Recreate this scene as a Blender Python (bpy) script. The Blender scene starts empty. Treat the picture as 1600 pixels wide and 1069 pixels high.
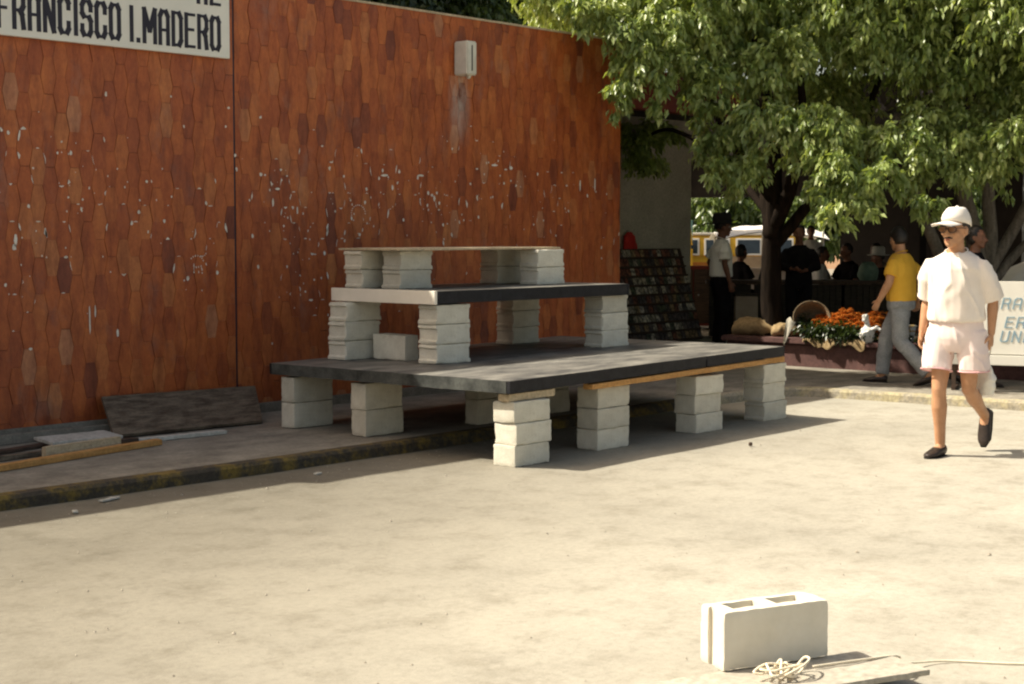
import bpy, bmesh, math, random
import numpy as np
from mathutils import Vector, Matrix, noise as mnoise

# ------------------------------------------------------------------ camera, sky, sun, exposure
SC = bpy.context.scene
COL = SC.collection
R = math.radians
PHI = R(41.2); FPX = 2450.0; PITCH = math.atan((534.5-365)/FPX)
FW = Vector((math.cos(PHI)*math.cos(PITCH), math.sin(PHI)*math.cos(PITCH), -math.sin(PITCH)))
RT = Vector((math.sin(PHI), -math.cos(PHI), 0)); UP = RT.cross(FW)
cd = bpy.data.cameras.new('camera'); cam = bpy.data.objects.new('camera', cd); COL.objects.link(cam)
cd.sensor_width = 36; cd.lens = FPX/1600*36; cd.clip_end = 1000; cd.clip_start = .05
m = Matrix.Identity(4)
for i in range(3):
    m[i][0] = RT[i]; m[i][1] = UP[i]; m[i][2] = -FW[i]
m[0][3], m[1][3], m[2][3] = 0, 0, 1.6
cam.matrix_world = m
SC.camera = cam

SUN = Vector((-.47, .73, 1.0)).normalized()
sl = bpy.data.lights.new('sun', 'SUN'); so = bpy.data.objects.new('sun', sl); COL.objects.link(so)
sl.energy = 4.1; sl.angle = R(.6); sl.color = (1, .935, .80)
so.rotation_mode = 'QUATERNION'; so.rotation_quaternion = (-SUN).to_track_quat('-Z', 'Y')
so.location = (0, 0, 30)
W = bpy.data.worlds.new('World'); SC.world = W; W.use_nodes = True
nt = W.node_tree; nt.nodes.clear()
sky = nt.nodes.new('ShaderNodeTexSky'); sky.sky_type = 'NISHITA'; sky.sun_disc = False
sky.sun_elevation = math.asin(SUN.z); sky.sun_rotation = math.atan2(SUN.x, SUN.y)
sky.dust_density = 4; sky.air_density = .8; sky.ozone_density = .6
tintn = nt.nodes.new('ShaderNodeMix'); tintn.data_type = 'RGBA'; tintn.blend_type = 'MULTIPLY'
tintn.inputs[0].default_value = 1; tintn.inputs[7].default_value = (1, .88, .68, 1)
bg = nt.nodes.new('ShaderNodeBackground'); bg.inputs[1].default_value = .125
wo = nt.nodes.new('ShaderNodeOutputWorld')
nt.links.new(sky.outputs[0], tintn.inputs[6]); nt.links.new(tintn.outputs[2], bg.inputs[0]); nt.links.new(bg.outputs[0], wo.inputs[0])
SC.view_settings.view_transform = 'Standard'; SC.view_settings.look = 'None'
SC.view_settings.exposure = 1.0; SC.view_settings.gamma = 1
SC.cycles.max_bounces = 6; SC.cycles.diffuse_bounces = 4; SC.cycles.transparent_max_bounces = 6
SC.cycles.filter_width = 2.2

# ------------------------------------------------------------------ object helpers
def meta(o, label=None, cat=None, group=None, kind=None):
    if label: o['label'] = label
    if cat: o['category'] = cat
    if group: o['group'] = group
    if kind: o['kind'] = kind
    return o
def thing(name, label, cat, loc=(0, 0, 0), rz=0, group=None):
    o = bpy.data.objects.new(name, None); COL.objects.link(o); o.location = loc; o.rotation_euler = (0, 0, rz)
    o.empty_display_size = .2
    return meta(o, label, cat, group)

class MB:
    def __init__(s): s.v = []; s.f = []; s.att = []; s.cur = 0.0
    def add(s, verts, faces):
        n = len(s.v); s.v += [tuple(p) for p in verts]; s.f += [tuple(i+n for i in f) for f in faces]; s.att += [s.cur]*len(faces); return s
    def box(s, x0, x1, y0, y1, z0, z1, M=None):
        vs = [Vector((x, y, z)) for z in (z0, z1) for y in (y0, y1) for x in (x0, x1)]
        if M: vs = [M @ v for v in vs]
        return s.add(vs, [(0, 2, 3, 1), (4, 5, 7, 6), (0, 1, 5, 4), (2, 6, 7, 3), (0, 4, 6, 2), (1, 3, 7, 5)])
    def hexa(s, p):   # eight corners, bottom ring of four then top ring of four
        return s.add(p, [(3, 2, 1, 0), (4, 5, 6, 7), (0, 1, 5, 4), (1, 2, 6, 5), (2, 3, 7, 6), (3, 0, 4, 7)])
    def loft(s, rings, n=16, cap=True):
        vs = []; fs = []
        for c, u, v, a, b in rings:
            c = Vector(c); u = Vector(u); v = Vector(v)
            for k in range(n):
                t = 2*math.pi*k/n; vs.append(c+u*(a*math.cos(t))+v*(b*math.sin(t)))
        for i in range(len(rings)-1):
            for k in range(n):
                k2 = (k+1) % n; fs.append((i*n+k, i*n+k2, (i+1)*n+k2, (i+1)*n+k))
        if cap:
            fs.append(tuple(range(n))[::-1]); q = (len(rings)-1)*n; fs.append(tuple(range(q, q+n)))
        return s.add(vs, fs)
    def tube(s, pts, rad, n=12, dome=True, flat=1.0, side=None):
        pts = [Vector(p) for p in pts]
        if not hasattr(rad, '__len__'): rad = [rad]*len(pts)
        T = []
        for i in range(len(pts)):
            a = pts[max(0, i-1)]; b = pts[min(len(pts)-1, i+1)]; T.append((b-a).normalized())
        ref = Vector(side) if side else (Vector((0, 0, 1)) if abs(T[0].z) < .9 else Vector((1, 0, 0)))
        u = (ref-T[0]*ref.dot(T[0])).normalized(); rings = []
        for i, p in enumerate(pts):
            u = (u-T[i]*u.dot(T[i])).normalized(); v = T[i].cross(u)
            if i == 0 and dome: rings += [(p-T[0]*rad[0]*.8, u, v, rad[0]*.45, rad[0]*.45*flat), (p-T[0]*rad[0]*.45, u, v, rad[0]*.85, rad[0]*.85*flat)]
            rings.append((p, u, v, rad[i], rad[i]*flat))
            if i == len(pts)-1 and dome: rings += [(p+T[i]*rad[i]*.45, u, v, rad[i]*.85, rad[i]*.85*flat), (p+T[i]*rad[i]*.8, u, v, rad[i]*.45, rad[i]*.45*flat)]
        return s.loft(rings, n)
    def ell(s, c, r, nu=16, nv=10, M=None):
        vs = []; fs = []
        for j in range(nv+1):
            ph = math.pi*j/nv
            for k in range(nu):
                t = 2*math.pi*k/nu; vs.append(Vector((math.sin(ph)*math.cos(t)*r[0], math.sin(ph)*math.sin(t)*r[1], math.cos(ph)*r[2])))
        if M: vs = [M @ v for v in vs]
        vs = [v+Vector(c) for v in vs]
        for j in range(nv):
            for k in range(nu):
                k2 = (k+1) % nu; fs.append((j*nu+k, (j+1)*nu+k, (j+1)*nu+k2, j*nu+k2))
        s.add(vs, fs); return s
    def build(s, name, mat, parent=None, smooth=False, bevel=0, att=None, weld=False):
        me = bpy.data.meshes.new(name); me.from_pydata(s.v, [], s.f)
        if weld or bevel:
            b = bmesh.new(); b.from_mesh(me)
            if weld: bmesh.ops.remove_doubles(b, verts=b.verts, dist=1e-5)
            if bevel: bmesh.ops.bevel(b, geom=[e for e in b.edges], offset=bevel, segments=2, affect='EDGES', clamp_overlap=True)
            b.to_mesh(me); b.free()
        if att:
            a = me.attributes.new(att, 'FLOAT', 'FACE'); a.data.foreach_set('value', s.att)
        if smooth: me.shade_smooth()
        me.materials.append(mat); me.validate()
        o = bpy.data.objects.new(name, me); COL.objects.link(o)
        if parent: o.parent = parent
        return o

def solidify_mesh(o, voxel, smooth=5, fold=None, seed=0):
    """one continuous skin from overlapping shells; optional cloth folds"""
    r = o.modifiers.new('r', 'REMESH'); r.mode = 'VOXEL'; r.voxel_size = voxel; r.use_smooth_shade = True
    sm = o.modifiers.new('s', 'SMOOTH'); sm.iterations = smooth; sm.factor = .5
    dg = bpy.context.evaluated_depsgraph_get(); dg.update()
    me = bpy.data.meshes.new_from_object(o.evaluated_get(dg)); o.modifiers.clear()
    mats = list(o.data.materials); o.data = me
    me.materials.clear()
    for q in mats: me.materials.append(q)
    if fold:
        amp, sx, sz = fold
        n = len(me.vertices); co = np.empty(n*3); no = np.empty(n*3)
        me.vertices.foreach_get('co', co); me.vertex_normals.foreach_get('vector', no)
        co = co.reshape(-1, 3); no = no.reshape(-1, 3)
        d = np.array([mnoise.noise(Vector((p[0]*sx+seed+2.5*mnoise.noise(Vector((p[0]*4, p[1]*4, p[2]*4+seed))), p[1]*sx, p[2]*sz+seed))) for p in co])
        e = np.array([mnoise.noise(Vector((p[0]*sx*.9-seed, p[1]*sx*1.0+.5*p[2]*sx*.5, p[2]*sz*.5+1.2*mnoise.noise(Vector((p[0]*3, p[1]*3+seed, p[2]*3)))))) for p in co])
        d = np.maximum(-.25, .5*d+.6*(1-np.minimum(1, np.abs(e)*3.2))**2-.1)
        co += no*(amp*d)[:, None]; me.vertices.foreach_set('co', co.ravel())
    me.shade_smooth(); me.update()
    return o

# ------------------------------------------------------------------ materials
def newmat(name):
    M = bpy.data.materials.new(name); M.use_nodes = True; t = M.node_tree
    return M, t, t.nodes['Principled BSDF']
def N(t, ty, **k):
    n = t.nodes.new('ShaderNode'+ty)
    for a, b in k.items(): setattr(n, a, b)
    return n
def noise_n(t, scale, detail=6, rough=.6, stretch=None, w=None):
    tc = N(t, 'TexCoord'); n = N(t, 'TexNoise'); n.inputs['Scale'].default_value = scale; n.inputs['Detail'].default_value = detail; n.inputs['Roughness'].default_value = rough
    src = tc.outputs['Object']
    if stretch:
        mp = N(t, 'Mapping'); mp.inputs['Scale'].default_value = stretch; t.links.new(src, mp.inputs[0]); src = mp.outputs[0]
    t.links.new(src, n.inputs['Vector'])
    return n
def ramp(t, src, stops):
    r = N(t, 'ValToRGB'); e = r.color_ramp.elements
    while len(e) < len(stops): e.new(.5)
    for i, (p, c) in enumerate(stops): e[i].position = p; e[i].color = (*c, 1) if len(c) == 3 else c
    t.links.new(src, r.inputs[0]); return r
def mixc(t, f, a, b, mode='MIX'):
    x = N(t, 'Mix', data_type='RGBA', blend_type=mode)
    for s, i in ((f, 0), (a, 6), (b, 7)):
        if isinstance(s, bpy.types.NodeSocket): t.links.new(s, x.inputs[i])
        elif isinstance(s, tuple): x.inputs[i].default_value = (*s, 1)
        else: x.inputs[i].default_value = s
    return x.outputs[2]
def bump(t, p, src, strength=.3, dist=.01):
    b = N(t, 'Bump'); b.inputs['Strength'].default_value = strength; b.inputs['Distance'].default_value = dist
    t.links.new(src, b.inputs['Height']); t.links.new(b.outputs[0], p.inputs['Normal'])
def pm(name, c1, c2, scale=8, rough=.8, bs=.2, bd=.004, stretch=None, lo=.35, hi=.65, detail=7, spec=.4, fine=None):
    M, t, p = newmat(name); n = noise_n(t, scale, detail, .65, stretch)
    r = ramp(t, n.outputs['Fac'], [(lo, c1), (hi, c2)]); c = r.outputs[0]
    if fine:
        n2 = noise_n(t, fine, 4, .7); r2 = ramp(t, n2.outputs['Fac'], [(.3, (.72, .72, .72)), (.7, (1.2, 1.2, 1.2))]); c = mixc(t, 1.0, c, r2.outputs[0], 'MULTIPLY'); n = n2
    t.links.new(c, p.inputs['Base Color'])
    p.inputs['Roughness'].default_value = rough; p.inputs['Specular IOR Level'].default_value = spec
    if bs: bump(t, p, n.outputs['Fac'], bs, bd)
    return M
M = {}
M['block'] = pm('concrete_block', (.58, .57, .50), (.70, .69, .62), 9, .95, .5, .004, fine=140, spec=.15)
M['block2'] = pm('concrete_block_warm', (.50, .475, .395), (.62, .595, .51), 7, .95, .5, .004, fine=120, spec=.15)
M['palecrete'] = pm('pale_concrete', (.62, .58, .48), (.70, .66, .56), 7, .95, .25, .003, spec=.15)
M['stagetop'] = pm('dusty_black_paint', (.045, .044, .042), (.235, .222, .19), 2.2, .6, .2, .003, stretch=(1, 3.0, 1), lo=.34, hi=.68, fine=60, spec=.5)
M['black'] = pm('black_paint', (.010, .010, .012), (.022, .022, .026), 14, .6, .15, .002, fine=60, spec=.25)
M['worn_black'] = pm('worn_black_paint', (.03, .033, .031), (.10, .105, .095), 7, .6, .2, .002, fine=50, spec=.3)
M['cream'] = pm('cream_paint', (.82, .76, .64), (.88, .82, .70), 6, .7, .1, .002)
M['pine'] = pm('pine_wood', (.42, .20, .055), (.56, .31, .10), 5, .7, .15, .002, stretch=(1, 12, 12), fine=40)
M['palewood'] = pm('pale_wood', (.42, .33, .21), (.55, .45, .30), 5, .8, .15, .002, stretch=(1, 12, 12), fine=40)
M['whitewood'] = pm('whitewashed_wood', (.42, .41, .36), (.58, .56, .50), 4, .8, .15, .002, fine=30)
M['dustboard'] = pm('dusty_board', (.34, .31, .25), (.42, .385, .315), 4, .85, .15, .002, fine=30)
M['greyboard'] = pm('weathered_board', (.055, .038, .024), (.19, .15, .105), 4, .9, .4, .004, stretch=(1.4, 5, 5), detail=10, fine=50)
M['darkwood'] = pm('dark_wood', (.035, .022, .015), (.09, .055, .035), 5, .8, .2, .003, stretch=(1, 8, 8))
M['footing'] = pm('footing_concrete', (.17, .15, .12), (.30, .27, .22), 5, .9, .3, .004, fine=60)
M['side'] = None
M['lettering'] = pm('sign_lettering', (.012, .010, .022), (.02, .016, .03), 10, .5, 0)
M['signwhite'] = pm('sign_enamel', (.74, .72, .64), (.80, .78, .70), 3, .4, .05, .001)
M['lampwhite'] = pm('box_enamel', (.58, .55, .46), (.70, .67, .58), 8, .5, .1, .001)
M['paintfleck'] = pm('paint_residue', (.60, .53, .44), (.82, .78, .70), 25, .8, .1, .001)
M['maroon'] = pm('maroon_paint', (.19, .026, .016), (.25, .038, .022), 4, .6, .1, .002)
M['greywall'] = pm('grey_plaster', (.38, .345, .28), (.52, .48, .40), 1.6, .9, .2, .003, fine=30)
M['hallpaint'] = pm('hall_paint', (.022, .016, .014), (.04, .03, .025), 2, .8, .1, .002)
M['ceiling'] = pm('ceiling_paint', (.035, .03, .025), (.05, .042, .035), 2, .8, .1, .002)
M['planter'] = pm('planter_paint', (.085, .040, .034), (.14, .068, .058), 5, .8, .2, .003, fine=30)
M['soil'] = pm('soil', (.02, .014, .01), (.05, .035, .022), 12, 1, .5, .02)
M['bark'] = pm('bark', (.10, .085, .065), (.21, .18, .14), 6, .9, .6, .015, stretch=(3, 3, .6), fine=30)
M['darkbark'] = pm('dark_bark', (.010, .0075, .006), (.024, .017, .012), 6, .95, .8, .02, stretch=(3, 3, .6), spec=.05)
M['skin'] = pm('skin', (.40, .205, .105), (.48, .26, .145), 12, .5, .05, .001, spec=.35)
M['skindark'] = pm('skin_dark', (.16, .07, .04), (.20, .09, .05), 12, .5, .05, .001, spec=.35)
M['lips'] = pm('lips', (.33, .11, .08), (.36, .13, .09), 12, .5, 0)
M['hair'] = pm('black_hair', (.008, .006, .005), (.02, .015, .012), 60, .5, .4, .004, stretch=(1, 1, .3))
M['eye'] = pm('eye_white', (.6, .55, .5), (.65, .6, .55), 5, .3, 0)
M['iris'] = pm('iris', (.02, .01, .006), (.03, .015, .01), 5, .2, 0)
M['tee'] = pm('white_cotton', (.74, .66, .58), (.80, .73, .66), 5, .9, .15, .004, spec=.2)
M['shorts'] = pm('pale_pink_cotton', (.74, .60, .56), (.80, .69, .65), 4, .9, .15, .004, spec=.2)
M['pinktrim'] = pm('pink_trim', (.72, .40, .41), (.76, .47, .47), 9, .9, 0)
M['cap'] = pm('white_cap', (.74, .68, .60), (.79, .74, .67), 6, .9, .1, .003, spec=.2)
M['yellow'] = pm('yellow_cotton', (.66, .36, .035), (.72, .41, .05), 5, .9, .15, .004, spec=.2)
M['jeans'] = pm('grey_blue_denim', (.20, .21, .22), (.30, .31, .31), 6, .9, .2, .004, fine=90)
M['whiteshirt'] = pm('white_shirt', (.78, .77, .70), (.84, .83, .76), 5, .9, .15, .004, spec=.2)
M['darkcloth'] = pm('dark_cloth', (.007, .0065, .0075), (.014, .0125, .0135), 6, .95, .1, .003, spec=.05)
M['leather'] = pm('dark_leather', (.018, .012, .009), (.035, .024, .018), 20, .45, .2, .002)
M['felt'] = pm('black_felt', (.006, .005, .005), (.012, .010, .009), 20, .9, .1, .002)
M['checks'] = pm('checked_cloth', (.45, .38, .42), (.20, .10, .16), 30, .9, 0)
M['plastic'] = pm('white_plastic', (.66, .64, .58), (.74, .72, .66), 9, .35, .3, .01)
M['rope'] = pm('pale_rope', (.70, .62, .46), (.80, .72, .56), 60, .9, .4, .003)
M['burlap'] = pm('burlap', (.22, .15, .07), (.34, .24, .12), 30, .95, .4, .004)
M['wicker'] = pm('wicker', (.11, .078, .042), (.20, .145, .085), 26, .9, .5, .006, stretch=(1, 1, 4))
M['vanyellow'] = pm('yellow_car_paint', (.62, .36, .02), (.66, .40, .03), 3, .3, 0)
M['orange'] = pm('orange_paint', (.55, .18, .02), (.58, .2, .03), 3, .4, 0)
M['glass'] = pm('dark_glass', (.015, .02, .022), (.03, .04, .042), 3, .08, 0, spec=.6)
M['teal'] = pm('teal_glass', (.16, .36, .36), (.22, .42, .42), 3, .15, 0, spec=.6)
M['tyre'] = pm('tyre_rubber', (.015, .015, .015), (.03, .03, .03), 20, .8, .1, .002)
M['tarp'] = pm('white_tarp', (.70, .67, .60), (.78, .75, .69), 3, .7, .1, .004)
M['bluepaint'] = pm('blue_sign_paint', (.20, .32, .40), (.30, .42, .48), 20, .7, 0)
M['redcloth'] = pm('red_cloth', (.50, .02, .015), (.55, .03, .02), 9, .8, .1, .003)
M['greencloth'] = pm('green_cloth', (.10, .16, .12), (.16, .23, .17), 9, .8, .1, .003)
M['stall'] = pm('pale_stall_panel', (.40, .30, .22), (.52, .42, .32), 2, .8, .1, .003)
M['crate'] = pm('slatted_crate', (.028, .022, .016), (.06, .048, .034), 8, .9, .2, .003, stretch=(1, 1, 8))
M['metal'] = pm('grey_metal', (.25, .25, .24), (.32, .32, .31), 8, .4, 0)
M['farwall'] = pm('terracotta_wall', (.34, .2, .12), (.42, .27, .17), 1.2, .9, .1, .003)

def block_mat(name, c1, c2):
    Mt, t, p = newmat(name); n = noise_n(t, 8, 7, .7); f = noise_n(t, 150, 3, .8); st = noise_n(t, 3.2, 6, .7, (1, 1, 2)); oi = N(t, 'ObjectInfo')
    c = ramp(t, n.outputs['Fac'], [(.35, c1), (.65, c2)]).outputs[0]
    c = mixc(t, .85, c, ramp(t, f.outputs['Fac'], [(.3, (.66, .66, .65)), (.45, (.97, .97, .97)), (.7, (1.15, 1.15, 1.15))]).outputs[0], 'MULTIPLY')
    c = mixc(t, .9, c, ramp(t, st.outputs['Fac'], [(.30, (.66, .62, .55)), (.46, (1, 1, 1))]).outputs[0], 'MULTIPLY')
    c = mixc(t, 1.0, c, ramp(t, oi.outputs['Random'], [(0, (.80, .79, .76)), (.5, (1, .985, .95)), (1, (1.10, 1.09, 1.06))]).outputs[0], 'MULTIPLY')
    t.links.new(c, p.inputs['Base Color']); p.inputs['Roughness'].default_value = .95; p.inputs['Specular IOR Level'].default_value = .15
    ad = N(t, 'Math', operation='ADD'); t.links.new(f.outputs['Fac'], ad.inputs[0]); t.links.new(n.outputs['Fac'], ad.inputs[1]); bump(t, p, ad.outputs[0], .6, .006); return Mt
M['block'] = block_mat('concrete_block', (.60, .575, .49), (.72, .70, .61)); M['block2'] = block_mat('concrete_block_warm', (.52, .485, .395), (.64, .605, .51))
def ground_mat():
    Mt, t, p = newmat('dusty_street')
    big = noise_n(t, .38, 5, .55); mid = noise_n(t, 1.9, 9, .70); fine = noise_n(t, 26, 6, .75); grit = noise_n(t, 190, 3, .8)
    a = ramp(t, mid.outputs['Fac'], [(.25, (.265, .246, .205)), (.42, (.325, .304, .254)), (.58, (.352, .331, .279)), (.8, (.395, .372, .318))])
    b = ramp(t, big.outputs['Fac'], [(.3, (.84, .84, .83)), (.7, (1.12, 1.12, 1.11))])
    c = mixc(t, 1.0, a.outputs[0], b.outputs[0], 'MULTIPLY')
    f = ramp(t, fine.outputs['Fac'], [(.28, (.74, .73, .71)), (.5, (1, 1, 1)), (.74, (1.15, 1.15, 1.14))])
    c = mixc(t, .7, c, f.outputs[0], 'MULTIPLY')
    g = ramp(t, grit.outputs['Fac'], [(.3, (.7, .7, .7)), (.7, (1.25, 1.25, 1.25))]); c = mixc(t, .5, c, g.outputs[0], 'MULTIPLY')
    # dark oil drips and worn dark patches
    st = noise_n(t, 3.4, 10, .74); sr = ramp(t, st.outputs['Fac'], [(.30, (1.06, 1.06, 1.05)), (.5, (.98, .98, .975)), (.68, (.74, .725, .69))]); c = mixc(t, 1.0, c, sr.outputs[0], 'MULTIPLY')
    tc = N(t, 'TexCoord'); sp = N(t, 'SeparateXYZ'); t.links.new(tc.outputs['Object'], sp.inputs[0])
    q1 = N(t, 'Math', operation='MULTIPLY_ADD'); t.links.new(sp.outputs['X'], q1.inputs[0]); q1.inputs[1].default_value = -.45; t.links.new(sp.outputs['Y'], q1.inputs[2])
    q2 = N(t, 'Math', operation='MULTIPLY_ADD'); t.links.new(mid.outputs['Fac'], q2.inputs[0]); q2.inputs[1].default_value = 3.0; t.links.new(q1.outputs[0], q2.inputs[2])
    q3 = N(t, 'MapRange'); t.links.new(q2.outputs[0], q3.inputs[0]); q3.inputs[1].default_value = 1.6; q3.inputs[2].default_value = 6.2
    dr = ramp(t, q3.outputs[0], [(0, (1.06, 1.06, 1.06)), (.35, (.98, .975, .965)), (.62, (.80, .785, .755)), (1, (.50, .48, .44))]); c = mixc(t, 1.0, c, dr.outputs[0], 'MULTIPLY')  # vignette darkening painted into the street colour, mixed with dirt near the kerb
    t.links.new(c, p.inputs['Base Color']); p.inputs['Roughness'].default_value = .85; p.inputs['Specular IOR Level'].default_value = .3
    ad = N(t, 'Math', operation='ADD'); t.links.new(fine.outputs['Fac'], ad.inputs[0]); t.links.new(mid.outputs['Fac'], ad.inputs[1])
    bump(t, p, ad.outputs[0], .22, .008); return Mt
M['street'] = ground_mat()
def walk_mat():
    Mt, t, p = newmat('worn_pavement')
    mid = noise_n(t, 2.6, 8, .7, (1, 1.6, 1)); fine = noise_n(t, 40, 5, .7)
    a = ramp(t, mid.outputs['Fac'], [(.3, (.14, .125, .10)), (.5, (.25, .225, .18)), (.7, (.36, .325, .26))])
    f = ramp(t, fine.outputs['Fac'], [(.3, (.7, .7, .7)), (.7, (1.2, 1.2, 1.2))]); c = mixc(t, .8, a.outputs[0], f.outputs[0], 'MULTIPLY')
    t.links.new(c, p.inputs['Base Color']); p.inputs['Roughness'].default_value = .85; p.inputs['Specular IOR Level'].default_value = .3
    bump(t, p, fine.outputs['Fac'], .3, .006); return Mt
M['side'] = walk_mat()
def kerb_mat(name, bare, paint, cover):
    Mt, t, p = newmat(name); n = noise_n(t, 5, 9, .75); f = noise_n(t, 30, 5, .7)
    r = ramp(t, n.outputs['Fac'], [(cover-.06, (0, 0, 0)), (cover+.06, (1, 1, 1))]); c = mixc(t, r.outputs[0], bare, paint)
    fr = ramp(t, f.outputs['Fac'], [(.3, (.5, .5, .5)), (.7, (1.3, 1.3, 1.3))]); c = mixc(t, .9, c, fr.outputs[0], 'MULTIPLY')
    t.links.new(c, p.inputs['Base Color']); p.inputs['Roughness'].default_value = .9; bump(t, p, f.outputs['Fac'], .5, .01); return Mt
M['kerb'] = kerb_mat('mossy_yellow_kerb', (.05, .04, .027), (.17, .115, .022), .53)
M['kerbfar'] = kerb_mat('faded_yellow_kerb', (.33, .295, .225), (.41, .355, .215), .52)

def tile_mat():
    Mt, t, p = newmat('glazed_terracotta_tile')
    at = N(t, 'Attribute', attribute_name='tint')
    r = ramp(t, at.outputs['Fac'], [(0, (.18, .044, .023)), (.12, (.25, .060, .023)), (.30, (.335, .079, .024)), (.5, (.39, .095, .025)), (.70, (.43, .120, .033)), (.86, (.45, .152, .05)), (1, (.43, .185, .10))])
    c = r.outputs[0]
    st = noise_n(t, 3.0, 8, .65, (3.2, 1, .55)); sr = ramp(t, st.outputs['Fac'], [(.28, (.52, .45, .44)), (.5, (1, 1, 1)), (.72, (1.2, 1.3, 1.25))]); c = mixc(t, .95, c, sr.outputs[0], 'MULTIPLY')
    fi = noise_n(t, 45, 5, .7, (1.6, 1, .6)); fr = ramp(t, fi.outputs['Fac'], [(.3, (.8, .78, .76)), (.7, (1.16, 1.16, 1.16))]); c = mixc(t, .8, c, fr.outputs[0], 'MULTIPLY')
    mo = noise_n(t, 9, 7, .72, (1.3, 1, .8)); c = mixc(t, .9, c, ramp(t, mo.outputs['Fac'], [(.3, (.70, .62, .60)), (.5, (1, 1, 1)), (.7, (1.18, 1.28, 1.2))]).outputs[0], 'MULTIPLY')
    pu = noise_n(t, 4.5, 6, .7, (1, 1, .6)); c = mixc(t, ramp(t, pu.outputs['Fac'], [(.56, (0, 0, 0)), (.72, (.5, .5, .5))]).outputs[0], c, (.20, .085, .062))
    # greyish lime bloom in patches
    bl = noise_n(t, 1.5, 7, .7, (1.6, 1, .8)); br = ramp(t, bl.outputs['Fac'], [(.58, (0, 0, 0)), (.78, (.55, .55, .55))]); c = mixc(t, br.outputs[0], c, (.33, .20, .15))
    # lime run-off below the wall box
    tc = N(t, 'TexCoord'); sp = N(t, 'SeparateXYZ'); t.links.new(tc.outputs['Object'], sp.inputs[0])
    wob = noise_n(t, 7, 6, .7, (1, 1, .35))
    def mth(op, a, b=None):
        q = N(t, 'Math', operation=op)
        for i, s in enumerate((a, b)):
            if s is None: continue
            if isinstance(s, bpy.types.NodeSocket): t.links.new(s, q.inputs[i])
            else: q.inputs[i].default_value = s
        return q.outputs[0]
    dx = mth('ABSOLUTE', mth('SUBTRACT', sp.outputs['X'], 11.06)); wx = mth('SUBTRACT', 1.0, mth('DIVIDE', dx, .17))
    zt = mth('MULTIPLY', mth('LESS_THAN', sp.outputs['Z'], 3.10), mth('MULTIPLY', mth('SUBTRACT', sp.outputs['Z'], 2.42), 2.2))
    wx = N(t, 'Clamp').outputs[0] if False else mth('MAXIMUM', wx, 0.0); zt = mth('MINIMUM', mth('MAXIMUM', zt, 0.0), 1.0)
    mk = mth('MULTIPLY', mth('MULTIPLY', wx, zt), mth('MULTIPLY', mth('MAXIMUM', mth('SUBTRACT', wob.outputs['Fac'], .36), 0.0), 4.5))
    mk = mth('MINIMUM', mk, .75)
    c = mixc(t, mk, c, (.52, .44, .38))
    t.links.new(c, p.inputs['Base Color']); p.inputs['Roughness'].default_value = .5; p.inputs['Specular IOR Level'].default_value = .4
    bump(t, p, fi.outputs['Fac'], .25, .003); return Mt
M['tile'] = tile_mat()
M['grout'] = pm('tile_grout', (.16, .048, .024), (.30, .10, .05), 9, .95, .2, .003)

def leaf_mat(name, cols, trans=.35):
    Mt, t, p = newmat(name); at = N(t, 'Attribute', attribute_name='tint')
    r = ramp(t, at.outputs['Fac'], [(i/(len(cols)-1), c) for i, c in enumerate(cols)])
    t.links.new(r.outputs[0], p.inputs['Base Color']); p.inputs['Roughness'].default_value = .36; p.inputs['Specular IOR Level'].default_value = .55
    tr = N(t, 'BsdfTranslucent'); hs = mixc(t, 1.0, r.outputs[0], (1.5, 1.45, .6), 'MULTIPLY'); t.links.new(hs, tr.inputs[0])
    mx = N(t, 'MixShader'); mx.inputs[0].default_value = trans
    out = t.nodes['Material Output']; t.links.new(p.outputs[0], mx.inputs[1]); t.links.new(tr.outputs[0], mx.inputs[2]); t.links.new(mx.outputs[0], out.inputs[0])
    return Mt
M['leaf'] = leaf_mat('ficus_leaf', [(.085, .135, .036), (.18, .245, .068), (.31, .375, .12), (.48, .53, .21)], .30)
M['leafdark'] = leaf_mat('dark_leaf', [(.018, .03, .008), (.03, .048, .012), (.05, .075, .018)], .25)
M['leaffar'] = leaf_mat('far_leaf', [(.05, .085, .022), (.08, .12, .03), (.13, .17, .05)], .3)

# ------------------------------------------------------------------ setting: street, pavement, kerb
def grid_sheet(name, x0, x1, y0, y1, z, mat, amp=0, step=.25):
    nx = max(1, int((x1-x0)/step)); ny = max(1, int((y1-y0)/step)); b = MB()
    vs = [(x0+(x1-x0)*i/nx, y0+(y1-y0)*j/ny, z) for j in range(ny+1) for i in range(nx+1)]
    if amp: vs = [(x, y, z+amp*mnoise.fractal(Vector((x*.9, y*.9, 3)), 1, 2, 4)) for x, y, z in vs]
    b.add(vs, [(j*(nx+1)+i, j*(nx+1)+i+1, (j+1)*(nx+1)+i+1, (j+1)*(nx+1)+i) for j in range(ny) for i in range(nx)])
    return b.build(name, mat, smooth=True)
g = MB(); g.add([(-250, -250, -.012), (250, -250, -.012), (250, 250, -.012), (-250, 250, -.012)], [(0, 1, 2, 3)])
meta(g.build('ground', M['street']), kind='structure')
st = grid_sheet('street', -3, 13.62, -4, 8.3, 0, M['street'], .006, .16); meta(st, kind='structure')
WZ = .085
def poly_slab(name, pts, z0, z1, mat):
    b = MB(); n = len(pts); b.add([(x, y, z0) for x, y in pts]+[(x, y, z1) for x, y in pts], [tuple(range(n, 2*n))]+[(i, (i+1) % n, n+(i+1) % n, n+i) for i in range(n)])
    return b.build(name, mat)
arc = [(13.25+.35*math.cos(a), 7.95+.35*math.sin(a)) for a in [R(90-k*15) for k in range(7)]]
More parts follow.
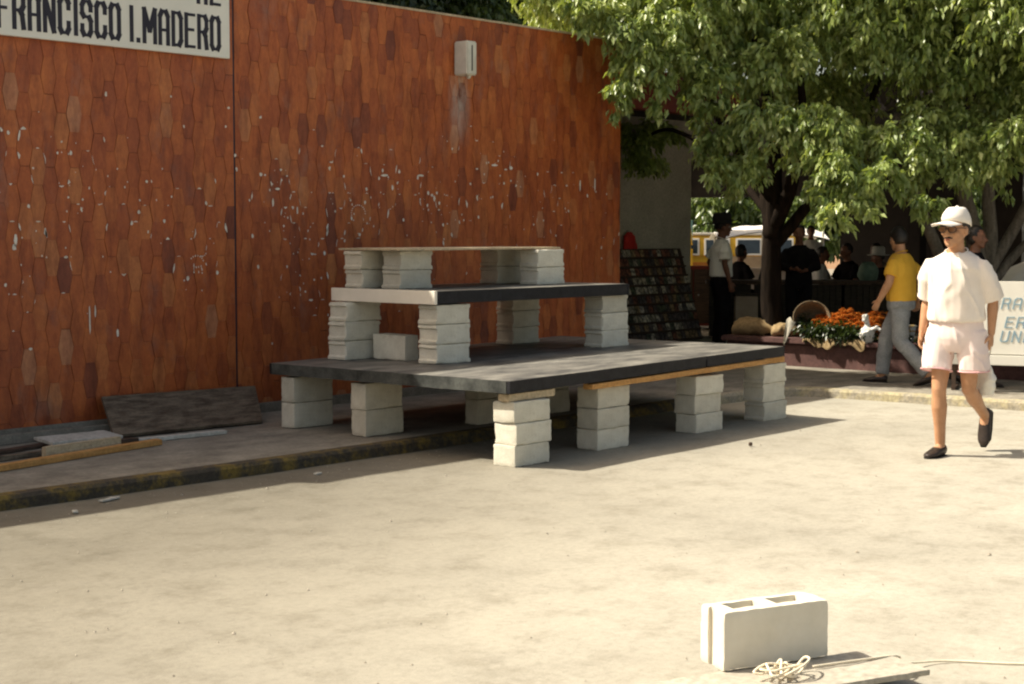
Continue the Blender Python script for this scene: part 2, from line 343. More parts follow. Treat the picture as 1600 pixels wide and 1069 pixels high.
edge_outer = [(-10, 8.12), (4.6, 8.13), (7, 8.08), (9, 8.1), (12.0, 8.2)]+[(13.10, 8.16), (13.3, 8.1), (13.43, 7.98), (13.5, 7.8)]+[(13.62, 6.4), (13.75, 5.0), (13.95, 3.0), (14.2, -10)]
edge_inner = [(x+(.0 if i < 5 else .11), y+.11) for i, (x, y) in enumerate(edge_outer)]
side_pts = edge_inner+[(70, -10), (70, 70), (-10, 70)]
meta(poly_slab('pavement', side_pts, -.05, WZ-.003, M['side']), kind='structure')
def kerb(name, po, pi, mat):
    b = MB(); n = len(po); vs = []
    rs = random.Random(3)
    P = [];
    for i in range(n-1):
        k = max(1, int(math.dist(po[i], po[i+1])/.12))
        for q in range(k):
            f = q/k; P.append((po[i][0]+(po[i+1][0]-po[i][0])*f, po[i][1]+(po[i+1][1]-po[i][1])*f, pi[i][0]+(pi[i+1][0]-pi[i][0])*f, pi[i][1]+(pi[i+1][1]-pi[i][1])*f))
    for ox, oy, ix, iy in P:
        d = Vector((ix-ox, iy-oy)).normalized(); j = mnoise.noise(Vector((ox*2.2, oy*2.2, 0)))*.012; h = WZ+mnoise.noise(Vector((ox*3.1, oy*3.1, 5)))*.006
        ox += d.x*j; oy += d.y*j
        vs += [(ox-d.x*.012, oy-d.y*.012, -.03), (ox, oy, h-.022), (ox+d.x*.02, oy+d.y*.02, h), (ix+d.x*.01, iy+d.y*.01, WZ+.001), (ix+d.x*.01, iy+d.y*.01, -.03)]
    fs = []
    for i in range(len(P)-1):
        for k in range(4): fs.append((i*5+k, (i+1)*5+k, (i+1)*5+k+1, i*5+k+1))
    b.add(vs, fs); return meta(b.build(name, mat, smooth=False), kind='structure')
kerb('kerb', edge_outer[:5], edge_inner[:5], M['kerb'])
kerb('kerb', edge_outer[4:], edge_inner[4:], M['kerbfar'])

# ------------------------------------------------------------------ tiled building
rnd = random.Random(11)
bld = thing('tiled_building', 'long single storey building faced with rust red elongated hexagon tiles', 'building', (0, 10.4, 0))
def child_of(o, par):
    o.parent = par; o.matrix_parent_inverse = Matrix.Translation(-Vector(par.location)); return o
YW = 10.35
b = MB(); b.box(-6, 13.585, YW+.012, 20, .0, 3.655); child_of(b.build('wall', M['grout']), bld)
b = MB(); b.box(-6, 13.6, YW-.012, 20.01, 3.655, 3.675); child_of(b.build('coping', M['palewood']), bld)
def tiles(x0, x1, z0, z1, name, seed):
    rs = random.Random(seed); b = MB(); P = .106; H = .27; a = .0375; mm = .0675; gp = .0010; nc = int((x1-x0)/P)+3; nr = int((z1-z0)/H)+3
    edges = []
    for i in range(-1, nc):
        cx = x0+P*i
        for j in range(-1, nr):
            cz = z0+H*j+(H/2 if i % 2 else 0)+.04
            pts = [(-a, -H/2), (a, -H/2), (mm, 0), (a, H/2), (-a, H/2), (-mm, 0)]
            jit = (rs.gauss(0, .0012), rs.gauss(0, .0015))
            q = []
            for px, pz in pts:
                s = 1-gp/.06
                X = cx+px*s+jit[0]; Z = cz+pz*(1-gp/.15)+jit[1]; q.append((min(max(X, x0), x1), min(max(Z, z0), z1)))
            if max(p[0] for p in q)-min(p[0] for p in q) < .01 or max(p[1] for p in q)-min(p[1] for p in q) < .01: continue
            y = YW+rs.gauss(0, .0006); tx = rs.gauss(0, .006); tz = rs.gauss(0, .004)
            f1 = [(X, y+(X-cx)*tx+(Z-cz)*tz, Z) for X, Z in q]; back = [(X, YW+.0125, Z) for X, Z in q]
            u = rs.random(); b.cur = .04 if u < .012 else (.95 if u > .988 else min(.88, max(.10, rs.gauss(.50, .17))))
            b.add(f1+back, [tuple(range(6))]+[(k, k+6, (k+1) % 6+6, (k+1) % 6) for k in range(6)])
            edges.append(q)
    o = b.build(name, M['tile'], att='tint'); child_of(o, bld); return edges
b = MB(); b.box(8.3185, 8.3375, YW+.004, YW+.0118, .165, 3.655); child_of(b.build('joint', M['lettering']), bld)
E1 = tiles(-2.0, 8.318, .165, 3.655, 'tile_cladding', 1)
E2 = tiles(8.338, 13.6, .165, 3.655, 'tile_cladding', 2)
b = MB(); b.box(-6, 13.6, YW-.03, YW+.01, .0, .163); child_of(b.build('footing', M['footing'], bevel=.006), bld)
# flakes and smears of old white paint along the tile joints
b = MB(); rs = random.Random(5)
CLU = [(8.75, 2.0, .28, .16, .8), (8.9, 1.78, .15, .15, .6), (9.7, 2.15, .35, .10, .7), (10.1, 2.05, .30, .14, .9), (10.65, 1.98, .25, .14, .8), (6.9, 2.15, .5, .10, .5), (7.0, 1.95, .5, .10, .4), (7.9, 1.34, .16, .12, .9), (6.6, 1.75, .3, .12, .4), (7.6, 1.75, .3, .15, .45), (11.6, 2.25, .3, .14, .7), (12.5, 2.0, .4, .15, .45), (9.75, 1.75, .2, .12, .7), (11.1, 1.8, .25, .15, .6), (6.4, 1.2, .3, .2, .45), (9.3, 1.1, .3, .15, .5), (11.9, .95, .3, .08, .8), (9.1, 1.5, .25, .2, .5), (6.25, 2.25, .15, .2, .4)]
for q in E1+E2:
    cx = sum(p[0] for p in q)/6; cz = sum(p[1] for p in q)/6
    if not (5.5 < cx < 13.55): continue
    w_ = 0
    for (ax, az, rx, rz_, k_) in CLU: w_ = max(w_, k_*math.exp(-((cx-ax)/rx)**2-((cz-az)/rz_)**2))
    band = math.exp(-((cz-1.9)/.5)**2); w_ = max(w_, .10*band*(1 if cx < 12.5 else .5))
    for k in range(6):
        flat = k in (0, 3)
        if rs.random() > w_*(1.0 if flat else .55): continue
        a_, c_ = Vector(q[k]), Vector(q[(k+1) % 6]); t0 = rs.uniform(0, .5); t1 = min(1, t0+rs.uniform(.12, .6)); w = rs.uniform(.003, .008) if rs.random() < .7 else rs.uniform(.008, .016)
        d = (c_-a_).normalized(); n_ = Vector((-d.y, d.x)); A = a_+(c_-a_)*t0; B = a_+(c_-a_)*t1; Mid = (A+B)/2+n_*rs.gauss(0, .004)
        pts = [A-n_*w*.3, Mid-n_*w*rs.uniform(.5, 1), B-n_*w*.2, B+n_*w*.3, Mid+n_*w*rs.uniform(.4, 1), A+n_*w*.2]
        b.add([(p.x, YW-.0065, p.y) for p in pts], [(0, 1, 2, 3, 4, 5)])
    for k in range(9):
        if rs.random() > w_*.5: continue
        X = cx+rs.uniform(-.06, .06); Z = cz+rs.uniform(-.15, .15); r_ = rs.choice([.004, .005, .007, .010, .015]); n = 7
        b.add([(X+r_*rs.uniform(.5, 1.1)*math.cos(6.28*i/n), YW-.0066, Z+r_*rs.uniform(.6, 1.6)*math.sin(6.28*i/n)) for i in range(n)], [tuple(range(n))])
def smear(x, z, w, h, n=9):
    b.add([(x+w*rs.uniform(.6, 1.1)*math.cos(6.28*i/n), YW-.007, z+h*rs.uniform(.6, 1.1)*math.sin(6.28*i/n)) for i in range(n)], [tuple(range(n))])
for ang in range(0, 200, 16): smear(9.72+.085*math.cos(R(ang)), 1.78+.075*math.sin(R(ang)), .008, .006)
for ang in range(20, 160, 20): smear(7.92+.07*math.cos(R(ang)), 1.36+.06*math.sin(R(ang)), .006, .008)
for k in range(10): smear(7.93+rs.uniform(-.06, .06), 1.30+rs.uniform(-.06, .05), .006, .011)
for (x, z, w, h) in [(10.05, 2.13, .05, .013), (9.98, 2.10, .014, .02), (10.15, 2.02, .015, .028), (10.52, 2.14, .05, .012), (10.48, 2.12, .012, .03), (10.62, 1.98, .02, .02), (10.70, 1.93, .018, .035), (10.67, 1.96, .02, .015), (8.78, 1.98, .03, .012), (8.73, 1.86, .012, .04), (9.0, 1.8, .012, .04), (6.9, .93, .01, .12), (6.95, 1.0, .008, .05), (7.15, .83, .014, .035), (8.60, 2.1, .02, .02), (9.15, 1.02, .03, .012), (9.45, 1.02, .03, .02), (11.55, 2.27, .06, .012), (11.8, 2.25, .03, .02), (12.9, 2.1, .014, .07), (13.15, 2.12, .013, .08), (6.28, 1.56, .015, .06), (6.27, 1.5, .02, .03), (11.9, .95, .05, .025), (12.2, .93, .045, .03), (11.3, 1.95, .012, .03)]:
    smear(x, z, w, h)
child_of(meta(b.build('paint_residue', M['paintfleck']), kind='stuff'), bld)

# enamel street sign with block letters
sg = thing('street_sign', 'white enamel sign lettered FRANCISCO I. MADERO high on the red tiled wall', 'sign', (7.0, 10.32, 3.03))
b = MB(); b.box(4.9, 8.25, 10.295, 10.335, 3.03, 3.86); child_of(b.build('board', M['signwhite'], bevel=.004), sg)
G = {'O': [[(0, .12), (.2, 0), (.8, 0), (1, .12), (1, .88), (.8, 1), (.2, 1), (0, .88), (0, .12)]],
     'C': [[(1, .30), (1, .12), (.8, 0), (.2, 0), (0, .12), (0, .88), (.2, 1), (.8, 1), (1, .88), (1, .72)]],
     'S': [[(0, .28), (0, .12), (.2, 0), (.8, 0), (1, .12), (1, .42), (.8, .54), (.2, .54), (0, .64), (0, .88), (.2, 1), (.8, 1), (1, .88), (1, .74)]],
     'I': [[(.5, 0), (.5, 1)]], 'F': [[(0, 0), (0, 1), (1, 1)], [(0, .53), (.75, .53)]], 'E': [[(1, 0), (0, 0), (0, 1), (1, 1)], [(0, .53), (.85, .53)]],
     'R': [[(0, 0), (0, 1), (.8, 1), (1, .88), (1, .62), (.8, .5), (0, .5)], [(.6, .5), (.85, .38), (1, 0)]],
     'A': [[(0, 0), (0, .85), (.25, 1), (.75, 1), (1, .85), (1, 0)], [(0, .42), (1, .42)]], 'N': [[(0, 0), (0, 1), (1, 0), (1, 1)]],
     'M': [[(0, 0), (0, 1), (.5, .35), (1, 1), (1, 0)]], 'D': [[(0, 0), (0, 1), (.75, 1), (1, .85), (1, .15), (.75, 0), (0, 0)]],
     'L': [[(0, 1), (0, 0), (1, 0)]], 'U': [[(0, 1), (0, .12), (.2, 0), (.8, 0), (1, .12), (1, 1)]], 'V': [[(0, 1), (.5, 0), (1, 1)]], '.': [[(.5, 0), (.5, .035)]]}
def glyph(b, ch, x, z, w, h, th, put, slant=0, tv=None):
    k = 0; tv = tv or th*1.25
    for pl in G[ch]:
        for (ax, az), (bx, bz) in zip(pl, pl[1:]):
            A = Vector((x+ax*w+slant*az*h, z+az*h)); B = Vector((x+bx*w+slant*bz*h, z+bz*h)); d = (B-A)
            if d.length < 1e-6: continue
            d.normalize(); n = Vector((-d.y, d.x)); t_ = th/2*abs(n.x)+tv/2*abs(n.y)*.62
            e = min(th, tv)*.42; A2 = A-d*e; B2 = B+d*e; k += 1; o = .0030+.00025*(k % 9)
            b.add([put(p.x, p.y, 0) for p in (A2-n*t_, B2-n*t_, B2+n*t_, A2+n*t_)]+[put(p.x, p.y, o) for p in (A2-n*t_, B2-n*t_, B2+n*t_, A2+n*t_)],
                  [(4, 5, 6, 7), (0, 1, 5, 4), (1, 2, 6, 5), (2, 3, 7, 6), (3, 0, 4, 7)])
b = MB(); put = lambda x, z, o: (x, 10.2945-o, z)
x = 6.153; pit = .1262
for ch in 'FRANCISCO I.MADERO':
    if ch == ' ': x += pit*.42; continue
    w = {'I': .02, '.': .01, 'M': .10}.get(ch, .074); glyph(b, ch, x, 3.094, w, .252, .035, put, 0, .037)
    x += {'I': .066, '.': .062, 'M': pit*1.18}.get(ch, pit)
child_of(b.build('lettering', M['lettering']), sg); b = MB()
glyph(b, 'A', 7.935, 3.455, .074, .252, .035, put, 0, .037); child_of(b.build('lettering', M['lettering']), sg); b = MB(); glyph(b, 'L', 8.065, 3.455, .08, .252, .035, put, 0, .037)
child_of(b.build('lettering', M['lettering']), sg)

# box on the wall
wb = thing('wall_box', 'small white enamel box fixed high on the tiled wall above a pale stain', 'wall box', (11.05, 10.3, 3.10))
b = MB(); b.box(10.975, 11.115, 10.17, 10.345, 3.10, 3.42); child_of(b.build('case', M['lampwhite'], bevel=.012), wb)
b = MB(); b.box(11.036, 11.046, 10.164, 10.169, 3.14, 3.38); child_of(b.build('slot', M['lettering']), wb)
b = MB(); b.ell((11.05, 10.22, 3.095), (.02, .025, .03)); child_of(b.build('nub', M['lampwhite'], smooth=True), wb)

# ------------------------------------------------------------------ concrete blocks
def rough_box(L, D, H, seed, groove=False, r0=.010, nx=18, ny=10, nz=12):
    """cast block with worn, uneven arrises; origin at the base's front-left corner"""
    b = MB(); idx = {}
    def lin(n): return [i/n for i in range(n+1)]
    def vid(i, j, k):
        key = (i, j, k)
        if key in idx: return idx[key]
        p = Vector((L*i/nx, D*j/ny, H*k/nz)); c = Vector((L/2, D/2, H/2)); s = Vector((seed*3.7, seed*1.3, seed*2.1))
        r = max(.003, r0*(1+1.5*max(-.5, mnoise.noise(p*14+s))+1.3*mnoise.noise(p*40+s))); h = Vector((L/2-r, D/2-r, H/2-r))
        q = p-c; inner = Vector((max(-h.x, min(h.x, q.x)), max(-h.y, min(h.y, q.y)), max(-h.z, min(h.z, q.z)))); d = q-inner
        if d.length > 1e-9: q = inner+d.normalized()*r
        q = q+Vector((mnoise.noise(p*30+s), mnoise.noise(p*30+s+Vector((9, 0, 0))), mnoise.noise(p*30+s+Vector((0, 9, 0)))))*.0021
        if groove and i in (0, nx):
            t = k/nz; g = 0
            if .2 < t < .78: g = .014
            elif t >= .88: g = .004
            q.x += g*(1 if i == 0 else -1)
        idx[key] = len(b.v); b.v.append(tuple(q+c)); return idx[key]
    F = []
    for i in range(nx):
        for j in range(ny): F += [(vid(i, j, 0), vid(i, j+1, 0), vid(i+1, j+1, 0), vid(i+1, j, 0)), (vid(i, j, nz), vid(i+1, j, nz), vid(i+1, j+1, nz), vid(i, j+1, nz))]
    for i in range(nx):
        for k in range(nz): F += [(vid(i, 0, k), vid(i+1, 0, k), vid(i+1, 0, k+1), vid(i, 0, k+1)), (vid(i, ny, k), vid(i, ny, k+1), vid(i+1, ny, k+1), vid(i+1, ny, k))]
    for j in range(ny):
        for k in range(nz): F += [(vid(0, j, k), vid(0, j, k+1), vid(0, j+1, k+1), vid(0, j+1, k)), (vid(nx, j, k), vid(nx, j+1, k), vid(nx, j+1, k+1), vid(nx, j, k+1))]
    b.f = F; return b
bseed = [1]
BG = 'concrete blocks holding up the stepped platform'
def apply_bool(o, cutters):
    for c in cutters:
        q = o.modifiers.new('b', 'BOOLEAN'); q.operation = 'DIFFERENCE'; q.object = c; q.solver = 'EXACT'
    dg = bpy.context.evaluated_depsgraph_get(); dg.update()
    me = bpy.data.meshes.new_from_object(o.evaluated_get(dg)); o.modifiers.clear(); o.data = me
    for c in cutters: bpy.data.objects.remove(c, do_unlink=True)
def block(x, y, z, L, D, H, label, rz=0, groove=False, mat='block', group=BG, r0=.0085):
    bseed[0] += 1; o = rough_box(L, D, H, bseed[0], groove, r0).build('concrete_block', M[mat])
    for p in o.data.polygons: p.use_smooth = True
    o.data.set_sharp_from_angle(angle=R(38)) if hasattr(o.data, 'set_sharp_from_angle') else None
    o.location = (x, y, z); o.rotation_euler = (0, 0, rz)
    return meta(o, label, 'concrete block', group)
def stack(x, y, z, L, D, hs, where, groove=False, mats=None, jit=.008):
    names = {2: ('lower', 'upper'), 3: ('bottom', 'middle', 'top')}[len(hs)]; rs = random.Random(int(x*100+y*37)); out = []
    for i, h in enumerate(hs):
        out.append(block(x+rs.uniform(-jit, jit), y+rs.uniform(-jit, jit)*.8, z, L, D, h-.001, names[i]+' grey concrete block '+where, R(rs.uniform(-1.5, 1.5)), groove, (mats or ['block']*3)[i])); z += h
    return z
# lowest platform: seven visible stacks plus one deep in the shade
stack(8.00, 9.25, WZ, .40, .155, [.2, .2], 'of the pair nearest the tiled wall', mats=['block', 'block'], jit=.004)
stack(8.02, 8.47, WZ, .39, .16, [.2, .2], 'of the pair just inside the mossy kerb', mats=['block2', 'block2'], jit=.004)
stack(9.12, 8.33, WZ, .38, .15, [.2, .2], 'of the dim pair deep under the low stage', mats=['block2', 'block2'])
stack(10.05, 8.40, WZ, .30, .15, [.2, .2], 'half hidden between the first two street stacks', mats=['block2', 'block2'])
stack(8.03, 7.00, 0, .375, .20, [.15, .15, .15], 'in the sunlit corner stack nearest the viewer on the street')
S5 = stack(9.05, 7.08, 0, .385, .20, [.155, .155, .155], 'in the stack under the orange plank near end')
stack(10.35, 7.11, 0, .385, .20, [.153, .153, .153], 'in the stack under the orange plank middle')
stack(11.40, 7.14, 0, .375, .20, [.162, .162, .162], 'in the farthest street stack at the shadow tip', True)
# hole through the top block with the dark knot
for o in list(COL.objects):
    if o.get('label', '').startswith('top grey concrete block in the stack under the orange plank near'):
        o['label'] = 'top grey concrete block with a dark round hole in its face'
        c = MB(); c.loft([((9.125, 6.9, .40), (1, 0, 0), (0, 0, 1), .021, .034), ((9.125, 7.2, .40), (1, 0, 0), (0, 0, 1), .019, .030)], 14); co = c.build('cutter', M['block'])
        apply_bool(o, [co])
# middle platform supports, on the stage top
stack(8.47, 9.17, .594, .40, .20, [.153, .153, .153], 'in the stack nearest the wall under the cream board end', True, jit=.014)
stack(8.60, 8.30, .599, .385, .20, [.152, .152, .152], 'in the ridged stack under the cream board front corner', True)
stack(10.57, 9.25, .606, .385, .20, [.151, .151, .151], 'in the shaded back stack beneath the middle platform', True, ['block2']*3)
stack(10.69, 8.33, .612, .385, .20, [.150, .150, .150], 'in the front stack at the middle platform far end', True)
# upper board supports
stack(8.60, 9.13, 1.163, .39, .20, [.15, .15], 'behind, at the wall side of the top board near end', True, ['block', 'block2'])
stack(8.71, 8.80, 1.163, .375, .20, [.15, .15], 'of the front pair under the top board near end', True)
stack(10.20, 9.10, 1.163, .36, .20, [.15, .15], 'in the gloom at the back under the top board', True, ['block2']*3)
stack(10.22, 8.66, 1.163, .375, .20, [.15, .15], 'of the front pair under the top board far end', True)
block(8.70, 8.735, .598, .145, .385, .2, 'loose concrete block standing free on the stage under the cream board', R(-3), False, 'block', r0=.008)

# ------------------------------------------------------------------ stage panels, boards and shims
def lerp(a, b, t): return tuple(a[i]+(b[i]-a[i])*t for i in range(3))
FL, FR, BLc, BRc = (7.97, 7.0, .60), (11.70, 7.12, .632), (7.99, 9.53, .585), (11.74, 9.63, .612)
TH = .088
def panel(t0, t1, label, endmat, first, last):
    p = [lerp(FL, FR, t0), lerp(FL, FR, t1), lerp(BLc, BRc, t1), lerp(BLc, BRc, t0)]
    c = Vector(lerp(lerp(p[0], p[1], .5), lerp(p[3], p[2], .5), .5)); c.z -= TH
    o = thing('stage_panel', label, 'stage panel', c, 0, 'panels of the lowest stage')
    nx, ny = 14, 22; b = MB(); vs = []
    sd = t0*31
    for j in range(ny+1):
        for i in range(nx+1):
            q = lerp(lerp(p[0], p[1], i/nx), lerp(p[3], p[2], i/nx), j/ny)
            w = .0022*mnoise.noise(Vector((q[0]*3+sd, q[1]*3, 0)))-(.002 if i in (0, nx) or j in (0, ny) else 0)
            vs.append((q[0]-c.x, q[1]-c.y, q[2]-c.z+w))
    b.add(vs, [(j*(nx+1)+i, j*(nx+1)+i+1, (j+1)*(nx+1)+i+1, (j+1)*(nx+1)+i) for j in range(ny) for i in range(nx)])
    lo = [Vector(q)-c-Vector((0, 0, .014)) for q in p]
    b.build('deck', M['stagetop'], o, smooth=True)
    def rail(a, d, inward, name, mat, rag):
        # edge board with a ragged top and bottom line of paint
        a = Vector(a)-c; d = Vector(d)-c; n = 26; bb = MB(); inn = Vector(inward); vs = []
        for i in range(n+1):
            q = a+(d-a)*i/n; j = .0025*mnoise.noise(Vector((q.x*11+sd, q.y*11, 1)))*rag; k2 = .003*mnoise.noise(Vector((q.x*13+sd, q.y*9, 7)))*rag
            vs += [q+Vector((0, 0, -TH+k2)), q+Vector((0, 0, -.003+j)), q+inn*.03+Vector((0, 0, -.004)), q+inn*.03+Vector((0, 0, -TH))]
        fs = []
        for i in range(n):
            for k in range(4): fs.append((i*4+k, (i+1)*4+k, (i+1)*4+(k+1) % 4, i*4+(k+1) % 4))
        fs += [(0, 1, 2, 3), tuple(n*4+k for k in (3, 2, 1, 0))]
        bb.add(vs, fs); bb.build(name, mat, o)
    off = Vector((0, -.003, 0))
    e = .004 if not first else 0; e2 = .004 if not last else 0
    rail(Vector(p[0])+off+Vector((e, 0, 0)), Vector(p[1])+off-Vector((e2, 0, 0)), (0, 1, 0), 'front_rail', M['black'], 1)
    rail(Vector(p[3])+Vector((.004, .003, 0)), Vector(p[2])+Vector((-.004, .003, 0)), (0, -1, 0), 'rear_rail', M['black'], 1)
    if first: rail(Vector(p[0])+Vector((-.003, .03, 0)), Vector(p[3])+Vector((-.003, -.03, 0)), (1, 0, 0), 'end_rail', M['worn_black'], 1)
    else: rail(Vector(p[0])+Vector((.006, .03, 0)), Vector(p[3])+Vector((.006, -.03, 0)), (1, 0, 0), 'end_rail', M['black'], 1)
    if last: rail(Vector(p[1])+Vector((.003, .03, 0)), Vector(p[2])+Vector((.003, -.03, 0)), (-1, 0, 0), 'end_rail', M['black'], 1)
    bb = MB(); bb.hexa([lo[0]+Vector((.032, .032, -.02)), lo[1]+Vector((-.032, .032, -.02)), lo[2]+Vector((-.032, -.032, -.02)), lo[3]+Vector((.032, -.032, -.02)), lo[0]+Vector((.032, .032, 0)), lo[1]+Vector((-.032, .032, 0)), lo[2]+Vector((-.032, -.032, 0)), lo[3]+Vector((.032, -.032, 0))])
    bb.build('underside', M['darkwood'], o)
panel(0, .664, 'long near panel of the low dusty black stage with a worn grey end', 'worn_black', True, False)
panel(.667, 1, 'shorter far panel of the low stage past the gap in its edge', 'black', False, True)

o = thing('stage_panel', 'raised middle platform with a cream end board and black front edge', 'stage panel', (9.8, 8.85, 1.06))
b = MB(); nx, ny = 16, 8; vs = []
for j in range(ny+1):
    for i in range(nx+1): vs.append((-1.2+2.39*i/nx, -.565+1.145*j/ny, .1015+.0015*mnoise.noise(Vector((i*.7, j*.7, 2)))))
b.add(vs, [(j*(nx+1)+i, j*(nx+1)+i+1, (j+1)*(nx+1)+i+1, (j+1)*(nx+1)+i) for j in range(ny) for i in range(nx)])
b.build('deck', M['stagetop'], o, smooth=True)
b = MB(); b.box(-1.20, 1.185, -.54, .555, .02, .096); b.build('core', M['darkwood'], o)
b = MB(); b.box(-1.206, 1.19, -.572, -.542, .004, .0995); b.build('front_rail', M['black'], o, bevel=.003)
b = MB(); b.box(-1.206, 1.19, .557, .585, .004, .0995); b.build('rear_rail', M['black'], o, bevel=.003)
b = MB(); b.box(-1.237, -1.208, -.575, .588, .0, .1035); b.build('end_rail', M['cream'], o, bevel=.003)
b = MB(); b.box(1.192, 1.22, -.572, .585, .004, .0995); b.build('end_rail', M['black'], o, bevel=.003)
o = rough_box(1.97, .70, .019, 77, r0=.003, nx=24, ny=10, nz=2).build('board', M['palewood']); o.location = (8.60, 8.69, 1.466); meta(o, 'thin pale board laid across the topmost concrete blocks', 'board')

def plank(p, q, w, h, mat, label, tilt=0, cat='plank', group=None, seed=None):
    """wooden length from p to q (centre of its underside), width w, height h"""
    p = Vector(p); q = Vector(q); L = (q-p).length; bseed[0] += 1
    o = rough_box(L, w, h, bseed[0], r0=.0035, nx=20, ny=3, nz=3).build('plank', M[mat])
    d = (q-p).normalized(); rz = math.atan2(d.y, d.x); ry = -math.asin(d.z)
    o.location = p+Vector((math.sin(rz), -math.cos(rz), 0))*w/2; o.rotation_euler = (tilt, ry, rz)
    return meta(o, label, cat, group)
plank((8.005, 7.085, .451), (8.50, 7.085, .456), .10, .052, 'palewood', 'short pale wood shim on top of the sunlit corner stack')
plank((8.90, 7.06, .4665), (11.37, 7.13, .496), .085, .042, 'pine', 'long orange pine plank under the front edge of the low stage')
plank((11.39, 7.20, .487), (11.76, 7.20, .487), .10, .05, 'pine', 'short tan shim on the farthest street stack')

# lumber pile against the wall
LG = 'scrap lumber along the wall foot'
def quadboard(bl, br, tr, tl, th, mat, label):
    P = [Vector(p) for p in (bl, br, tr, tl)]; n = (P[1]-P[0]).cross(P[3]-P[0]).normalized(); c = sum(P, Vector())/4
    nx, ny = 22, 8; b = MB(); vs = []
    for s in (0, 1):
        for j in range(ny+1):
            for i in range(nx+1):
                q = P[0].lerp(P[1], i/nx).lerp(P[3].lerp(P[2], i/nx), j/ny); e = .004*mnoise.noise(q*6) if (i in (0, nx) or j in (0, ny)) else 0
                vs.append(q-c+n*(th if s else 0)+(P[3]-P[0]).normalized()*e+n*.003*mnoise.noise(q*3))
    m_ = (nx+1)*(ny+1); fs = []
    for j in range(ny):
        for i in range(nx):
            a = j*(nx+1)+i; fs += [(a+m_, a+1+m_, a+nx+2+m_, a+nx+1+m_), (a, a+nx+1, a+nx+2, a+1)]
    ring = [i for i in range(nx+1)]+[j*(nx+1)+nx for j in range(1, ny+1)]+[ny*(nx+1)+i for i in range(nx-1, -1, -1)]+[j*(nx+1) for j in range(ny-1, 0, -1)]
    for k in range(len(ring)): a, d = ring[k], ring[(k+1) % len(ring)]; fs.append((a, d, d+m_, a+m_))
    b.add(vs, fs); o = b.build('board', M[mat]); o.location = c; return meta(o, label, 'board', LG)
quadboard((6.72, 9.80, .092), (8.05, 9.70, .092), (8.47, 10.30, .30), (6.96, 10.30, .325), .024, 'greyboard', 'wide weathered grey board leaning low against the tiled wall')
plank((4.9, 8.93, WZ), (6.76, 9.30, WZ), .075, .042, 'pine', 'long orange pine batten lying nearest the kerb', group=LG)
plank((5.80, 9.26, WZ), (6.46, 9.35, WZ), .045, .085, 'palewood', 'short pale batten standing on edge beside the orange one', group=LG)
plank((6.55, 9.52, WZ), (7.46, 9.43, WZ), .075, .03, 'whitewood', 'whitewashed batten with a rounded end in front of the leaning board', group=LG)
plank((6.12, 9.78, WZ+.025), (6.68, 9.74, WZ+.025), .28, .025, 'whitewood', 'flat white slab of board by the wall foot', .05, group=LG)
plank((6.42, 9.45, WZ), (6.66, 9.42, WZ), .07, .05, 'darkwood', 'small dark wood offcut between the pale battens', group=LG)
plank((5.2, 9.60, WZ), (6.4, 9.88, WZ), .09, .025, 'darkwood', 'dark damp plank lying under the white slab', group=LG)
plank((5.3, 9.38, WZ), (6.1, 9.46, WZ), .06, .035, 'greyboard', 'grey splintered batten beside the dark plank', group=LG)
plank((5.2, 10.14, WZ), (6.9, 10.12, WZ), .05, .07, 'footing', 'pale dusty length of timber against the wall foot', group=LG)

# ------------------------------------------------------------------ near block on its board, rope
nb = rough_box(.445, .15, .205, 91, r0=.006, nx=30, ny=12, nz=14).build('concrete_block', M['palecrete'])
cut = []
for x0 in (.06, .245):
    c = MB(); c.hexa([Vector(v) for v in ((x0+.01, .045, .02), (x0+.13, .045, .02), (x0+.13, .112, .02), (x0+.01, .112, .02), (x0, .036, .25), (x0+.14, .036, .25), (x0+.14, .118, .25), (x0, .118, .25))]); cut.append(c.build('cutter', M['block2']))
c = MB(); c.box(-.05, .014, .055, .1, -.05, .3); cut.append(c.build('cutter', M['block2']))
apply_bool(nb, cut); nb.location = (4.485, 2.955, .092); nb.rotation_euler = (0, 0, R(-22.5))
for p in nb.data.polygons: p.use_smooth = True
nb.data.set_sharp_from_angle(angle=R(35))
meta(nb, 'sunlit hollow concrete block standing alone on a pale board in the foreground', 'concrete block')
o = rough_box(1.05, .31, .022, 95, r0=.004, nx=30, ny=10, nz=2).build('board', M['dustboard']); o.location = (4.02, 2.83, .066); o.rotation_euler = (0, 0, R(-22)); meta(o, 'pale sunlit board in the foreground under the hollow block', 'board')
for k, (x, y) in enumerate(((4.15, 2.86), (4.78, 2.60))):
    o = rough_box(.07, .2, .064, 97+k, r0=.004, nx=6, ny=6, nz=4).build('plank', M['darkwood']); o.location = (x, y, .001); o.rotation_euler = (0, 0, R(-22))
    meta(o, ['dark wood packing piece under the pale board behind the rope tangle', 'dark wood packing piece under the far tip of the pale board'][k], 'plank')
def rope(pts, r, label, sub=6):
    P = [Vector(p) for p in pts]; Q = []
    for i in range(len(P)-1):
        a = P[max(0, i-1)]; b_ = P[i]; c_ = P[i+1]; d = P[min(len(P)-1, i+2)]
        for k in range(sub):
            t = k/sub; Q.append(.5*((2*b_)+(c_-a)*t+(2*a-5*b_+4*c_-d)*t*t+(3*b_-a-3*c_+d)*t**3))
    Q.append(P[-1]); b = MB(); b.tube(Q, r, 8, True); return meta(b.build('rope', M['rope'], smooth=True), label, 'rope')
rs = random.Random(21); pts = []
for k in range(34):
    a = k*1.05+rs.uniform(-.4, .4); rr = rs.uniform(.03, .10); pts.append((4.53+.0035*k+rr*1.1*math.cos(a)-.02, 2.80-.002*k+rr*.55*math.sin(a), .096+rs.uniform(0, .045)))
rope(pts, .0042, 'pale tangled rope heaped on the board before the hollow block')
